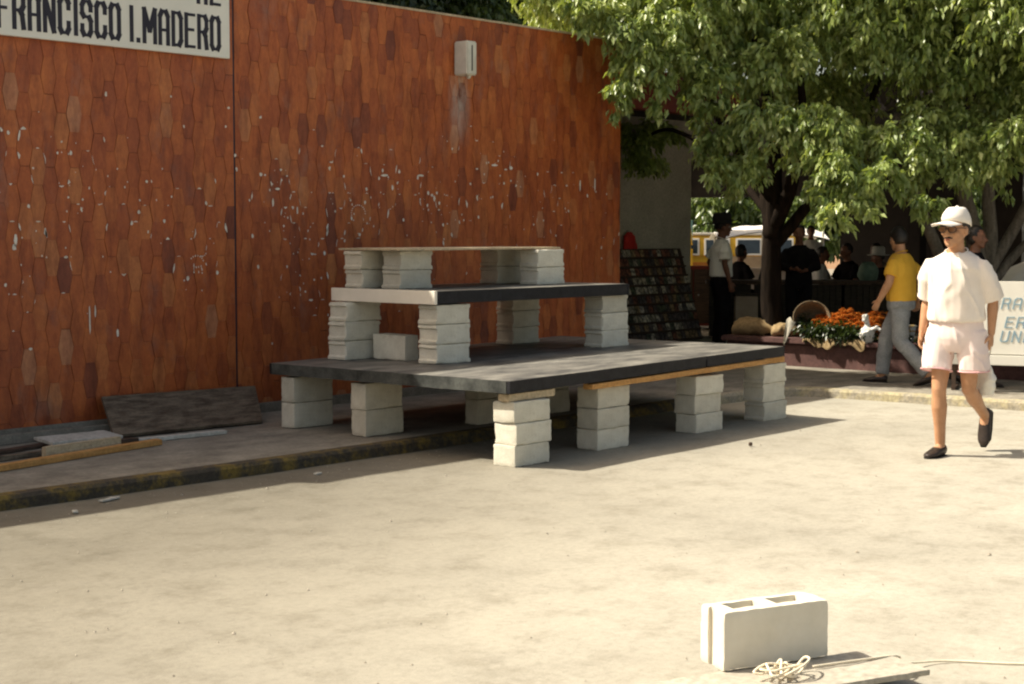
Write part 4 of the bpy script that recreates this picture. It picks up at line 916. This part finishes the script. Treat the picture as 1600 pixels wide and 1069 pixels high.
    if shoes:
        for S in 'RL':
            k, a = g['knee'+S], g['ank'+S]; t = g['toe'+S].normalized(); up_ = (a-k).normalized(); side = t.cross(up_).normalized(); dn = (up_-t*up_.dot(t)).normalized(); xb = MB()
            hgt = .044 if shoes != 'sandal' else .03
            xb.loft([(a-t*.066*s+dn*.048*s, side, dn, .020*s, .026*s), (a-t*.05*s+dn*.042*s, side, dn, .034*s, .042*s), (a+t*.0*s+dn*.046*s, side, dn, .041*s, .042*s), (a+t*.07*s+dn*.052*s, side, dn, .046*s, .037*s), (a+t*.14*s+dn*.063*s, side, dn, .049*s, .026*s), (a+t*.19*s+dn*.068*s, side, dn, .040*s, .019*s), (a+t*.215*s+dn*.072*s, side, dn, .018*s, .012*s)], 16)
            sho = xb.build('shoe', M['leather'], root); solidify_mesh(sho, .008, 2)
            xb = MB(); xb.loft([(a-t*.07*s+dn*.086*s, side, dn, .022*s, .006), (a-t*.05*s+dn*.086*s, side, dn, .038*s, .007), (a+t*.07*s+dn*.087*s, side, dn, .048*s, .007), (a+t*.16*s+dn*.086*s, side, dn, .050*s, .007), (a+t*.222*s+dn*.084*s, side, dn, .02*s, .006)], 14); xb.build('sole', M['felt'], sho, smooth=True)
    return root, g, s
M['lens'] = pm('brown_lens', (.15, .075, .035), (.19, .095, .05), 4, .12, 0, spec=.6)

# man in white crossing the street
ML, MH = Vector((10.58, 5.01, 0)), R(187)
make_person(ML, MH, 'man in white cap, glasses, baggy white tee and pale pink shorts striding across the street', 1.74,
    dict(hipR=(.0, -.09, .885), hipL=(-.0, .09, .885), kneeR=(.09, -.09, .475), kneeL=(-.01, .095, .475), ankR=(.055, -.085, .082), ankL=(-.345, .10, .265), toeR=(1, -.1, .02), toeL=(.42, .02, -.90),
         shR=(.05, -.172, 1.375), shL=(.03, .176, 1.375), elR=(-.03, -.224, 1.11), elL=(-.06, .236, 1.11), wrR=(.03, -.240, .88), wrL=(-.04, .235, .88)),
    shirt=dict(mat='tee', hem=.17, loose=.036, sleeve=.98, flare=.50, collar=1.0, fold=.017), legs=dict(type='shorts', mat='shorts', loose=.030, len=.66, flare=.62, out=.028, waist=.27, trim=True, fold=.016), head_yaw=R(-13), head_pitch=R(2), voxel=.0062, headscale=1.07, hat='cap', glasses=True, moustache=True, shoes='loafer', hairlong=.15)
# white plastic bag swinging from his hand
bag = thing('plastic_bag', 'crumpled white plastic bag hanging behind the knee of the man in white', 'bag', ML, MH)
b = MB(); rings = []
for k in range(14):
    t = k/13; a = .02+.080*min(1, t*2.0)**.7-.02*max(0, t-.8)*4; rings.append(((-.15-.06*t, .17-.03*t, .70-.27*t), (.55, .83, 0), (-.83, .55, 0), a*(1+.06*math.sin(k*2.1)), .010+.045*min(1, t*1.8)))
b.loft(rings, 24); o = b.build('sack', M['plastic'], bag); solidify_mesh(o, .008, 3, (.014, 11, 9), 2)
b = MB(); b.tube([(-.16, .18, .69), (-.10, .215, .75), (-.035, .24, .795), (.0, .235, .80), (-.06, .20, .75), (-.14, .16, .69)], .006, 6); b.build('handle', M['plastic'], bag, smooth=True)

# man in the yellow shirt, walking away along the far kerb
make_person((14.45, 7.44, WZ), R(97), 'man in mustard yellow shirt and grey blue jeans seen from behind, walking by the flowers', 1.56,
    dict(kneeR=(.20, -.088, .50), ankR=(.25, -.09, .085), kneeL=(-.03, .088, .48), ankL=(-.36, .09, .13), toeL=(.92, 0, -.30), hipR=(.02, -.088, .90), hipL=(-.02, .088, .90),
         elL=(.05, .245, 1.14), wrL=(.17, .235, .93), elR=(-.14, -.225, 1.15), wrR=(-.10, -.25, .93), shL=(.03, .182, 1.375), shR=(.0, -.182, 1.375)),
    shirt=dict(mat='yellow', hem=.05, loose=.026, sleeve=.72, flare=.9, collar=1.0), legs=dict(type='trousers', mat='jeans', loose=.024), head_yaw=R(-34), head_pitch=R(8), voxel=.0085, shoes='loafer', build=1.17, headscale=1.06, hairlong=.25)
# man in the black hat by the magazine rack
make_person((17.15, 11.40, WZ), R(-42), 'man in black brimmed hat, pale shirt and dark trousers standing by the magazine rack', 1.71,
    dict(elR=(-.01, -.235, 1.13), wrR=(.06, -.235, .89), elL=(-.10, .24, 1.14), wrL=(.02, .20, .98)), skin='skindark',
    shirt=dict(mat='whiteshirt', hem=.13, loose=.030, sleeve=.80, flare=.9, collar=1.0), legs=dict(type='trousers', mat='darkcloth', loose=.016), voxel=.009, hat='felt', shoes='loafer', head_yaw=R(-4), hatscale=1.12)
# people in the gloom and beyond
make_person((18.0, 10.75, WZ), R(-150), 'person in dark clothes standing in shade beside the ficus trunk', 1.62,
    dict(elR=(.06, -.235, 1.14), wrR=(.22, -.10, 1.12), elL=(.06, .235, 1.14), wrL=(.22, .10, 1.10)), skin='skindark', shirt=dict(mat='darkcloth', hem=-.05, loose=.022, sleeve=1.3), legs=dict(type='trousers', mat='darkcloth', loose=.016), voxel=.013, detail=False, shoes='loafer')
make_person((14.86, 6.86, WZ), R(-85), 'dark haired person in checked skirt walking behind the white lettered board', 1.58,
    dict(kneeR=(.12, -.088, .49), ankR=(.16, -.09, .085), kneeL=(-.02, .088, .48), ankL=(-.22, .09, .12), toeL=(.95, 0, -.25)), skin='skindark', shirt=dict(mat='darkcloth', hem=.02, loose=.02, sleeve=.75), legs=dict(type='shorts', mat='checks', loose=.03, len=.98, flare=1.3), voxel=.010, detail=False, shoes='sandal', hairlong=.5)
def sit(extra=None):
    d = dict(hipR=(0, -.088, .50), hipL=(0, .088, .50), kneeR=(.42, -.10, .52), kneeL=(.42, .10, .52), ankR=(.40, -.10, .085), ankL=(.40, .10, .085), shR=(.06, -.185, .98), shL=(.06, .185, .98), elR=(.12, -.24, .72), elL=(.12, .24, .72), wrR=(.34, -.12, .70), wrL=(.34, .12, .70))
    d.update(extra or {}); return d
SG = 'people sitting at the market tables'
def seated(loc, rz, label, mat, skin='skindark', hat=None, H=1.6, hairlong=0):
    r_, g_, s_ = make_person(loc, rz, label, H, sit(), skin=skin, shirt=dict(mat=mat, hem=-.05, loose=.022, sleeve=.8), legs=dict(type='trousers', mat='darkcloth', loose=.014), voxel=.014, detail=False, shoes='loafer', hat=hat, hairlong=hairlong, group=SG)
    st_ = thing('stool', 'low stool under '+label.split(' sitting')[0].split(' leaning')[0], 'stool', (loc[0], loc[1], WZ), rz, 'stools at the market tables')
    q = MB(); q.box(-.17, .14, -.17, .17, .355*s_, .39*s_); q.build('seat', M['darkwood'], st_, bevel=.008)
    for sx in (-.14, .11):
        for sy in (-.14, .14):
            q = MB(); q.box(sx-.02, sx+.02, sy-.02, sy+.02, 0, .354*s_); q.build('leg', M['darkwood'], st_)
seated((22.6, 13.15, WZ), R(-75), 'person with black hair and white shirt sitting at the table', 'tarp', H=1.68, hairlong=.3)
seated((22.75, 12.62, WZ), R(160), 'dark haired person in dark clothes sitting by the white shirted one', 'darkcloth', H=1.75)
seated((23.05, 12.28, WZ), R(175), 'second dark haired person in dark clothes at the table edge', 'greyboard', H=1.75)
seated((22.2, 11.75, WZ), R(140), 'person in pale hat sitting in the dark before the wall', 'darkcloth', hat='pale', H=1.62)
seated((21.9, 14.25, WZ), R(-20), 'dark haired person sitting just past the man in the black hat', 'darkcloth', H=1.72, hairlong=.6)
seated((22.1, 13.85, WZ), R(-60), 'person in black leaning together with a neighbour near the trunk', 'felt', H=1.62, hairlong=.4)
make_person((27.4, 16.1, WZ), R(-140), 'person in white shirt standing in the sun past the tables', 1.66, dict(elR=(.05, -.22, 1.12), wrR=(.2, -.1, 1.0)), skin='skindark', shirt=dict(mat='tarp', hem=.0, loose=.022, sleeve=.8), legs=dict(type='trousers', mat='darkcloth', loose=.014), voxel=.014, detail=False, shoes='loafer')

# ------------------------------------------------------------------ white lettered board at the frame edge
sb_ = thing('lettered_board', 'white board with blue hand painted capitals beside the man in white', 'sign board', (14.36, 6.33, WZ), R(-70))
b = MB(); b.box(-.52, 1.1, -.012, .012, .36, 1.06); b.build('board', M['signwhite'], sb_, bevel=.004)
b = MB(); b.box(-.53, 1.11, -.03, .02, .255, .352); b.build('lower_rail', M['signwhite'], sb_, bevel=.006)
b = MB(); put = lambda x, z, o: (x, -.0125-o, z)
for row, (txt, x0, z0) in enumerate((('U.RA', -.13, .80), ('ERE', .02, .62), ('UNA', -.02, .485))):
    x = x0
    for ch in txt:
        if ch == '.': x += .01; continue
        glyph(b, ch, x, z0, .062, .098, .0125, put, .22); x += .105
    
b.build('lettering', M['bluepaint'], sb_)
for x in (-.45, 1.0):
    b = MB(); b.box(x-.02, x+.02, .025, .06, 0, 1.05); b.build('leg', M['darkwood'], sb_)
    b = MB(); b.box(x-.02, x+.02, .022, .40, .0, .03); b.build('foot', M['darkwood'], sb_)
# grey-white parasol far right
pa = thing('market_parasol', 'low pale grey market umbrella above the white lettered board', 'umbrella', (18.4, 7.75, WZ))
b = MB(); n = 8; b.add([(0, 0, 1.22)]+[(.75*math.cos(6.2832*k/n), .75*math.sin(6.2832*k/n), .92) for k in range(n)]+[(.75*math.cos(6.2832*k/n), .75*math.sin(6.2832*k/n), .86) for k in range(n)], [(0, k+1, (k+1) % n+1) for k in range(n)]+[(k+1, k+1+n, (k+1) % n+1+n, (k+1) % n+1) for k in range(n)])
b.build('canopy', M['tarp'], pa); b = MB(); b.tube([(0, 0, .2), (0, 0, 1.2)], .015, 8); b.build('pole', M['metal'], pa)

# ------------------------------------------------------------------ magazine rack leaning on the plaster wall
rk = thing('magazine_rack', 'dark leaning display rack covered in rows of small printed magazines', 'display rack', (17.2, 12.75, WZ))
SL = math.atan2(.40, 1.30); Lr = 1.36
RM = Matrix.Rotation(-SL, 4, 'X')
b = MB(); b.box(-1.05, 1.52, 0, .03, 0, Lr, RM); b.build('panel', M['darkwood'], rk)
for r_ in range(10):
    z = .012+r_*.1335
    b = MB(); b.box(-1.05, 1.52, -.028, -.003, z, z+.022, RM); b.build('shelf', M['darkwood'], rk)
def mag_mat():
    Mt, t, p = newmat('printed_cover'); oi = N(t, 'ObjectInfo'); r = ramp(t, oi.outputs['Random'], [(0, (.08, .07, .07)), (.15, (.17, .07, .05)), (.3, (.32, .28, .22)), (.45, (.08, .09, .065)), (.6, (.24, .17, .10)), (.75, (.10, .08, .08)), (.9, (.42, .38, .32)), (1, (.03, .02, .02))])
    r.color_ramp.interpolation = 'CONSTANT'
    n = noise_n(t, 22, 3, .6, (1, 1, .6)); ad = N(t, 'VectorMath', operation='SCALE'); ad.inputs[3].default_value = 40; cb = N(t, 'CombineXYZ')
    for i in range(3): t.links.new(oi.outputs['Random'], cb.inputs[i])
    t.links.new(cb.outputs[0], ad.inputs[0]); tc = N(t, 'TexCoord'); a2 = N(t, 'VectorMath', operation='ADD'); t.links.new(tc.outputs['Object'], a2.inputs[0]); t.links.new(ad.outputs[0], a2.inputs[1]); t.links.new(a2.outputs[0], n.inputs['Vector'])
    q = ramp(t, n.outputs['Fac'], [(.42, (.35, .35, .35)), (.5, (1, 1, 1)), (.62, (1.9, 1.8, 1.6))]); t.links.new(mixc(t, 1.0, r.outputs[0], q.outputs[0], 'MULTIPLY'), p.inputs['Base Color']); p.inputs['Roughness'].default_value = .35; return Mt
M['mag'] = mag_mat()
b = MB(); b.box(-.045, .045, -.004, .0, 0, .104); m0 = b.build('magazine', M['mag']); rs = random.Random(8); first = True
rkM = Matrix.Translation((17.2, 12.75, WZ)) @ RM
for r_ in range(10):
    for c_ in range(25):
        if c_ > 24-(0 if r_ < 7 else 1): continue
        o = m0 if first else m0.copy()
        if not first: COL.objects.link(o)
        first = False
        o.matrix_world = rkM @ Matrix.Translation((-.99+c_*.1025+rs.uniform(-.006, .006), -.010, .036+r_*.1335)) @ Matrix.Rotation(rs.uniform(-.05, .05), 4, 'Y') @ Matrix.Rotation(-.05, 4, 'X')
        meta(o, 'small dark printed magazine in the rows on the leaning rack', 'magazine', 'magazines on the display rack')

# red cloth on the corner of the passage wall
rc = thing('red_jacket', 'bright red jacket hanging on the passage wall just past the tiled corner', 'jacket', (17.62, 13.26, 1.2))
b = MB(); b.loft([((0, 0, .42), (1, 0, 0), (0, 1, 0), .05, .02), ((0, -.02, .36), (1, 0, 0), (0, 1, 0), .13, .045), ((0, -.03, .2), (1, 0, 0), (0, 1, 0), .15, .055), ((.01, -.03, 0), (1, 0, 0), (0, 1, 0), .14, .05)], 16); q = b.build('cloth', M['redcloth'], rc); solidify_mesh(q, .015, 3, (.02, 9, 6), 4)
b = MB(); b.tube([(0, .03, .44), (0, -.01, .44), (0, -.02, .42)], .006, 6); b.build('hook', M['metal'], rc)

# ------------------------------------------------------------------ market counter, crates and bundle
ct = thing('market_counter', 'long dark market counter with slatted front panels in the shade', 'counter', (20.3, 12, WZ))
def counter_seg(p, q, top, name='front_panel'):
    P = Vector((*p, 0)); Q = Vector((*q, 0)); d = (Q-P); L = d.length; d.normalize(); rz = math.atan2(d.y, d.x); MT = Matrix.Translation(P) @ Matrix.Rotation(rz, 4, 'Z'); n = int(L/.62)
    b = MB(); b.box(-.02, L+.02, -.30, .32, top-.05, top, MT); child_of(b.build('counter_top', M['darkwood']), ct)
    for i in range(n):
        b = MB(); x0 = L*i/n+.02; x1 = L*(i+1)/n-.02
        for k in range(7): b.box(x0+(x1-x0)*k/7+.008, x0+(x1-x0)*(k+1)/7-.004, -.25, -.235, WZ+.05, top-.055, MT)
        b.box(x0, x1, -.262, -.251, WZ+.35, WZ+.39, MT); b.box(x0, x1, -.234, -.22, WZ+.02, top-.055, MT)
        child_of(b.build(name, M['crate']), ct)
counter_seg((19.2, 13.0), (20.7, 10.9), .92); counter_seg((20.72, 10.85), (21.3, 7.6), .92)
cb_ = thing('cabinet', 'dark reddish cabinet behind the man in the black hat', 'cabinet', (20.7, 14.3, WZ), R(-52))
b = MB(); b.box(-.5, .5, -.25, .25, .06, 1.0); b.build('carcass', M['maroon'], cb_, bevel=.01)
for x0 in (-.48, .01):
    b = MB(); b.box(x0, x0+.47, -.272, -.252, .1, .95); q = b.build('door', M['darkwood'], cb_, bevel=.005); b = MB(); b.ell((x0+.40 if x0 < 0 else x0+.07, -.285, .55), (.015, .015, .015)); b.build('knob', M['metal'], q, smooth=True)
cr = thing('carton', 'pale yellow carton on the ground before the dark counter', 'box', (19.15, 12.30, WZ), R(-52))
b = MB(); b.box(-.16, .16, -.14, .14, 0, .62); b.build('body', M['stall'], cr, bevel=.01); b = MB(); b.box(-.165, .165, -.145, .145, .622, .66); b.build('lid', M['crate'], cr, bevel=.006)
gb = MB(); gb.ell((0, 0, .12), (.17, .15, .17), 16, 10); o = gb.build('cloth_bundle', M['greencloth'], smooth=True); o.location = (20.62, 11.15, .905); solidify_mesh(o, .02, 4, (.03, 8, 8), 3); meta(o, 'pale green cloth bundle on the dark counter', 'bundle')

# ------------------------------------------------------------------ flowers, sacks and basket on the ledge
def sackshape(name, loc, rz, L, r, label, mat='burlap', sag=.8, cat='sack'):
    t = thing(name, label, cat, loc, rz); b = MB(); rings = []
    for k in range(11):
        u = k/10; rr = r*(.35+.65*math.sin(math.pi*min(1, .12+u*.86))**.6); rings.append(((L*(u-.5), 0, rr*sag), (0, 1, 0), (0, 0, 1), rr*1.05, rr*sag))
    b.loft(rings, 20); o = b.build('cloth', M[mat], t); solidify_mesh(o, .018, 3, (.035, 7, 7), L*9); return t
sackshape('sack', (15.84, 10.02, .40), R(-75), .55, .13, 'brown burlap sack lying on the ledge left of the open basket')
sackshape('sack', (15.86, 9.62, .40), R(-60), .34, .10, 'smaller stuffed burlap sack pressed between the sack and the basket')
# open basket tipped towards the street, dark greens inside
bk = thing('basket', 'round open wicker basket tipped on its side with dark greens inside', 'basket', (15.86, 9.30, .40))
BM = Matrix.Translation((0, 0, .19)) @ Matrix.Rotation(R(22), 4, 'Z') @ Matrix.Rotation(R(-66), 4, 'Y') @ Matrix.Rotation(R(12), 4, 'X')
b = MB(); n = 28; prof = [(.02, -.13), (.13, -.125), (.18, -.06), (.205, .03), (.215, .10), (.20, .10), (.185, .03), (.16, -.05), (.11, -.10), (.02, -.105)]; vs = []; fs = []
for i, (r_, z) in enumerate(prof):
    for k in range(n): vs.append(BM @ Vector((r_*math.cos(6.2832*k/n), r_*math.sin(6.2832*k/n), z)))
for i in range(len(prof)-1):
    for k in range(n): fs.append((i*n+k, i*n+(k+1) % n, (i+1)*n+(k+1) % n, (i+1)*n+k))
b.add(vs, fs); b.build('shell', M['wicker'], bk, smooth=True)
b = MB(); b.tube([BM @ Vector((.21*math.cos(6.2832*k/28), .21*math.sin(6.2832*k/28), .10)) for k in range(29)], .008, 8, False); b.build('rim', M['wicker'], bk, smooth=True)
rg = np.random.default_rng(5); CC = [np.array(BM @ Vector((.05*rg.normal()-.02, .06*rg.normal()+.05, -.03))) for _ in range(9)]
leaves_mesh('greens', CC, [.05]*9, 26, .05, 'leafdark', bk, 3, .1)
nl = thing('newspaper', 'crumpled pale sheet of paper folded down beside the basket over the ledge', 'paper', (15.66, 9.42, .405))
b = MB(); nx_, ny_ = 10, 6; vs = []
for l in (0, .004):
    for j in range(ny_+1):
        for i in range(nx_+1):
            u = i/nx_; v = j/ny_; vs.append((-.02-.14*u+.02*math.sin(v*7), .10-.16*v+.10*u*(v-.3), .26-.34*u**1.2+.035*math.sin(5*v+3*u)+l))
m_ = (nx_+1)*(ny_+1); fs = []
for j in range(ny_):
    for i in range(nx_): a = j*(nx_+1)+i; fs += [(a+m_, a+1+m_, a+nx_+2+m_, a+nx_+1+m_), (a, a+nx_+1, a+nx_+2, a+1)]
b.add([(v[0]*.8, v[1]*.7, v[2]*.8) for v in vs], fs); b.build('sheet', M['dustboard'], nl, smooth=True)
# marigolds on burlap
mg = thing('marigold_heap', 'heap of orange marigold bunches with dark stems spread on burlap', 'flowers', (15.86, 8.83, .40))
b = MB(); nx_, ny_ = 26, 14; vs = []
for l in (0, .012):
    for j in range(ny_+1):
        for i in range(nx_+1):
            u = i/nx_*2-1; v = j/ny_; x = .16-.50*v; y = .44*u*(1-.12*v); z = .012-(0 if x > -.31 else (-.31-x)*2.3*(1+.5*math.sin(u*5)+.3*math.sin(u*13)))+.012*mnoise.noise(Vector((x*9, y*9, 0)))
            if x < -.31: x = -.315-.02*math.sin(u*9)-(-.31-x)*.25
            vs.append((x, y, z+l))
m_ = (nx_+1)*(ny_+1); fs = []
for j in range(ny_):
    for i in range(nx_): a = j*(nx_+1)+i; fs += [(a+m_, a+1+m_, a+nx_+2+m_, a+nx_+1+m_), (a, a+nx_+1, a+nx_+2, a+1)]
b.add(vs, fs); b.build('burlap', M['burlap'], mg, smooth=True)
rs = random.Random(12)
CC = [np.array((-.22+rs.uniform(-.07, .12), rs.uniform(-.40, .40), .085+rs.uniform(-.04, .05))) for _ in range(60)]
leaves_mesh('stems', CC, [.07]*60, 46, .06, 'leafdark', mg, 9, .5)
def blossoms(name, pts, r, mat, par):
    b = MB()
    for p in pts:
        for lay, (k_, rr, dz) in enumerate(((7, 1, 0), (6, .7, .35), (4, .4, .6))):
            for i in range(k_):
                a = 6.2832*i/k_+lay*.5+p[0]*40; d = Vector((math.cos(a), math.sin(a), 0)); sd_ = Vector((-d.y, d.x, 0)); c = Vector(p)+Vector((0, 0, dz*r)); q = r*rr*rs.uniform(.85, 1.15)
                b.add([c, c+d*q*.6+sd_*q*.42+Vector((0, 0, q*.25)), c+d*q+Vector((0, 0, q*.05)), c+d*q*.6-sd_*q*.42+Vector((0, 0, q*.25))], [(0, 1, 2, 3)])
    return b.build(name, M[mat], par)
M['marigold'] = pm('marigold_petal', (.50, .13, .012), (.64, .25, .02), 40, .8, 0)
M['yellowpetal'] = pm('yellow_petal', (.62, .38, .02), (.68, .46, .04), 40, .8, 0)
P_ = []
for _ in range(300):
    y = rs.uniform(-.42, .40); x = rs.uniform(-.19, .16); P_.append((x, y*1.12-.03, .17+.05*(1-((y+.02)/.45)**2)+.10*(x/.2)+.025*math.sin(y*17)+rs.uniform(-.035, .035)))
blossoms('blossoms', P_, .040, 'marigold', mg)
for (x, y, lab, n_) in ((15.80, 8.14, 'small bunch of yellow flowers by the walking man in yellow', 26), (15.80, 7.78, 'yellow flower bunch half hidden between the two men', 18)):
    fb = thing('flower_bunch', lab, 'flowers', (x, y, .40)); CC = [np.array((rs.uniform(-.1, .1), rs.uniform(-.1, .1), .07)) for _ in range(10)]; leaves_mesh('stems', CC, [.06]*10, 26, .06, 'leafdark', fb, int(y*10), .2)
    blossoms('blossoms', [(rs.uniform(-.11, .11), rs.uniform(-.13, .13), .15+rs.uniform(-.03, .04)) for _ in range(n_)], .034, 'yellowpetal', fb)
# knotted white bag, plastic tub
kb = thing('knotted_bag', 'white plastic bag with knotted neck on the ledge edge by the marigolds', 'bag', (15.60, 8.44, .385))
b = MB(); b.ell((0, 0, .10), (.075, .085, .10), 16, 10); b.tube([(0, 0, .17), (.0, .01, .24), (.0, .02, .30)], [.03, .022, .036], 10); b.tube([(0, -.05, .15), (.0, -.12, .18), (0, -.17, .15)], [.03, .025, .015], 8); b.tube([(-.02, .02, .26), (-.03, .03, .31)], [.03, .02], 8); o = b.build('sack', M['plastic'], kb); solidify_mesh(o, .009, 2, (.016, 16, 16), 5)
tb_ = thing('plastic_tub', 'white plastic tub standing behind the yellow flowers', 'tub', (16.0, 8.22, .402))
b = MB(); b.loft([((0, 0, 0), (1, 0, 0), (0, 1, 0), .12, .12), ((0, 0, .17), (1, 0, 0), (0, 1, 0), .15, .15)], 24); b.build('body', M['plastic'], tb_, smooth=True); b = MB(); b.tube([(.152*math.cos(6.2832*k/24), .152*math.sin(6.2832*k/24), .17) for k in range(25)], .009, 6, False); b.build('rim', M['plastic'], tb_, smooth=True)

# ------------------------------------------------------------------ yellow van, awning stall beyond the hall
vn = thing('yellow_van', 'yellow van with orange stripe and white framed windows parked past the hall', 'van', (36.6, 24.0, 0), R(128))
def vp(name, mat, fn, par=None, bevel=0): b = MB(); fn(b); return b.build(name, M[mat], par or vn, bevel=bevel)
vp('body', 'vanyellow', lambda b: (b.hexa([Vector(v) for v in ((-2.1, -.85, .35), (2.15, -.85, .35), (2.15, .85, .35), (-2.1, .85, .35), (-2.1, -.85, 1.15), (2.1, -.85, 1.15), (2.1, .85, 1.15), (-2.1, .85, 1.15))]), b.hexa([Vector(v) for v in ((-2.1, -.85, 1.151), (2.05, -.85, 1.151), (2.05, .85, 1.151), (-2.1, .85, 1.151), (-2.0, -.74, 1.85), (1.6, -.74, 1.85), (1.6, .74, 1.85), (-2.0, .74, 1.85))])), bevel=.06)
vp('roof', 'tarp', lambda b: b.box(-2.0, 1.58, -.75, .75, 1.852, 1.94), bevel=.035)
for sgn in (-1, 1):
    vp('stripe', 'orange', lambda b: b.box(-2.0, 2.0, min(sgn*.852, sgn*.862), max(sgn*.852, sgn*.862), .82, .98))
    for k, x0 in enumerate((-1.8, -.85, .1, 1.02)):
        MT = Matrix.Translation((0, sgn*.853, 1.2)) @ Matrix.Rotation(sgn*.155, 4, 'X')
        f_ = vp('window', 'tarp', lambda b: b.box(x0, x0+.78, -.012, .012, .0, .56, MT), bevel=.01); vp('pane', 'glass', lambda b: b.box(x0+.06, x0+.72, -.020, .020, .06, .50, MT), f_)
    for x0 in (-1.35, 1.35):
        w_ = vp('wheel', 'tyre', lambda b: b.tube([(x0, sgn*.62, .32), (x0, sgn*.87, .32)], .32, 20, False)); vp('rim', 'tarp', lambda b: b.tube([(x0, sgn*.872, .32), (x0, sgn*.885, .32)], .19, 16, False), w_)
    vp('headlight', 'tarp', lambda b: b.tube([(2.14, sgn*.6, .75), (2.18, sgn*.6, .75)], .10, 16, False))
MTw = Matrix.Translation((2.04, 0, 1.22)) @ Matrix.Rotation(-.57, 4, 'Y'); vp('windscreen', 'teal', lambda b: b.box(-.012, .014, -.66, .66, .0, .62, MTw))
vn.scale = (.9, .9, .84)
vp('bumper', 'metal', lambda b: (b.box(2.155, 2.25, -.86, .86, .34, .48), b.box(-2.22, -2.105, -.86, .86, .34, .48)), bevel=.03)
tk = thing('yellow_truck', 'yellow truck cab with a teal window glimpsed past the man in the black hat', 'truck', (33.9, 24.6, 0), R(40))
def tp(name, mat, fn, par=None, bevel=0): b = MB(); fn(b); return b.build(name, M[mat], par or tk, bevel=bevel)
tp('cab', 'vanyellow', lambda b: (b.box(-.9, .9, -.9, .9, .4, 1.25), b.hexa([Vector(v) for v in ((-.9, -.9, 1.251), (.9, -.9, 1.251), (.9, .9, 1.251), (-.9, .9, 1.251), (-.9, -.8, 2.15), (.6, -.8, 2.15), (.6, .8, 2.15), (-.9, .8, 2.15))])), bevel=.05)
tp('window', 'teal', lambda b: b.box(-.6, .45, -.915, -.86, 1.32, 1.95, Matrix.Translation((0, 0, 0)))); tp('window', 'teal', lambda b: b.box(-.93, -.89, -.6, .6, 1.32, 1.95))
tp('bed', 'darkwood', lambda b: b.box(.95, 3.6, -.95, .95, .6, 1.3), bevel=.02)
for x0 in (0, 2.7):
    for y0 in (-.9, .75):
        tp('wheel', 'tyre', lambda b: b.tube([(x0, y0, .38), (x0, y0+.18, .38)], .38, 20, False))
aw = thing('market_stall', 'white tarpaulin market stall with sloping awning on posts in the sunny square', 'market stall', (31.9, 19.9, 0), R(-50))
def ap(name, mat, fn, bevel=0): b = MB(); fn(b); return b.build(name, M[mat], aw, bevel=bevel)
def tarp(b):
    nx_, ny_ = 16, 10; vs = []
    for l in (0, .02):
        for j in range(ny_+1):
            for i in range(nx_+1):
                u = i/nx_*2-1; v = j/ny_*2-1; vs.append((1.28*u, 1.0*v, 1.80-.20*abs(u)**1.6-.16*abs(v)**1.5+.025*math.sin(9*u)*math.cos(5*v)+l))
    m_ = (nx_+1)*(ny_+1); fs = []
    for j in range(ny_):
        for i in range(nx_): a = j*(nx_+1)+i; fs += [(a+m_, a+1+m_, a+nx_+2+m_, a+nx_+1+m_), (a, a+nx_+1, a+nx_+2, a+1)]
    b.add(vs, fs)
ap('awning', 'tarp', tarp)
for sx in (-1.15, 0, 1.15):
    for sy in (-.85, .85): ap('post', 'whitewood', lambda b: b.tube([(sx, sy, 0), (sx, sy, 1.62)], .03, 8))
ap('counter', 'stall', lambda b: (b.box(-1.1, 1.1, -.8, -.2, .75, .8), b.box(-1.1, 1.1, -.75, -.72, .0, .749)))
ap('back_panel', 'stall', lambda b: b.box(-1.1, .2, .80, .82, .3, 1.05))
# ------------------------------------------------------------------ grit, twig and scraps on the street
rs = random.Random(31); b = MB()
for _ in range(1300):
    x = rs.uniform(3, 12.5); y = rs.uniform(1.5, 8.0); r_ = rs.choice([.002, .003, .003, .004, .006]) if rs.random() < .97 else rs.uniform(.006, .012)
    if rs.random() < .35: y = 8.0-abs(rs.gauss(0, .25))
    M4 = Matrix.Rotation(rs.uniform(0, 6), 4, 'Z'); q = [Vector((r_*rs.uniform(.6, 1.4), 0, 0)), Vector((0, r_*rs.uniform(.6, 1.3), 0)), Vector((-r_*rs.uniform(.6, 1.4), 0, 0)), Vector((0, -r_*rs.uniform(.6, 1.3), 0)), Vector((0, 0, r_*.9))]
    b.add([(M4 @ v)+Vector((x, y, .003)) for v in q], [(0, 1, 4), (1, 2, 4), (2, 3, 4), (3, 0, 4)])
meta(b.build('gravel', pm('loose_grit', (.24, .21, .165), (.42, .38, .31), 3, .9, 0)), kind='stuff')
for k, (x, y, sx, sy, rz, mt, lab) in enumerate([(5.35, 7.92, .16, .035, .25, 'whitewood', 'long pale paper scrap in the shade by the kerb'), (5.05, 7.72, .05, .03, 1.1, 'whitewood', 'small crumpled white scrap near the shade edge'), (10.0, 6.35, .035, .03, .6, 'darkwood', 'small dark dropped fruit on the street past the stage shadow'), (6.9, 7.75, .06, .035, .3, 'whitewood', 'torn pale scrap by the kerb before the stacks')]):
    o = rough_box(sx, sy, .012 if mt != 'darkwood' else .028, 200+k, r0=.005, nx=8, ny=6, nz=2).build('scrap', M[mt]); o.location = (x, y, .004); o.rotation_euler = (0, 0, rz); meta(o, lab, 'litter')
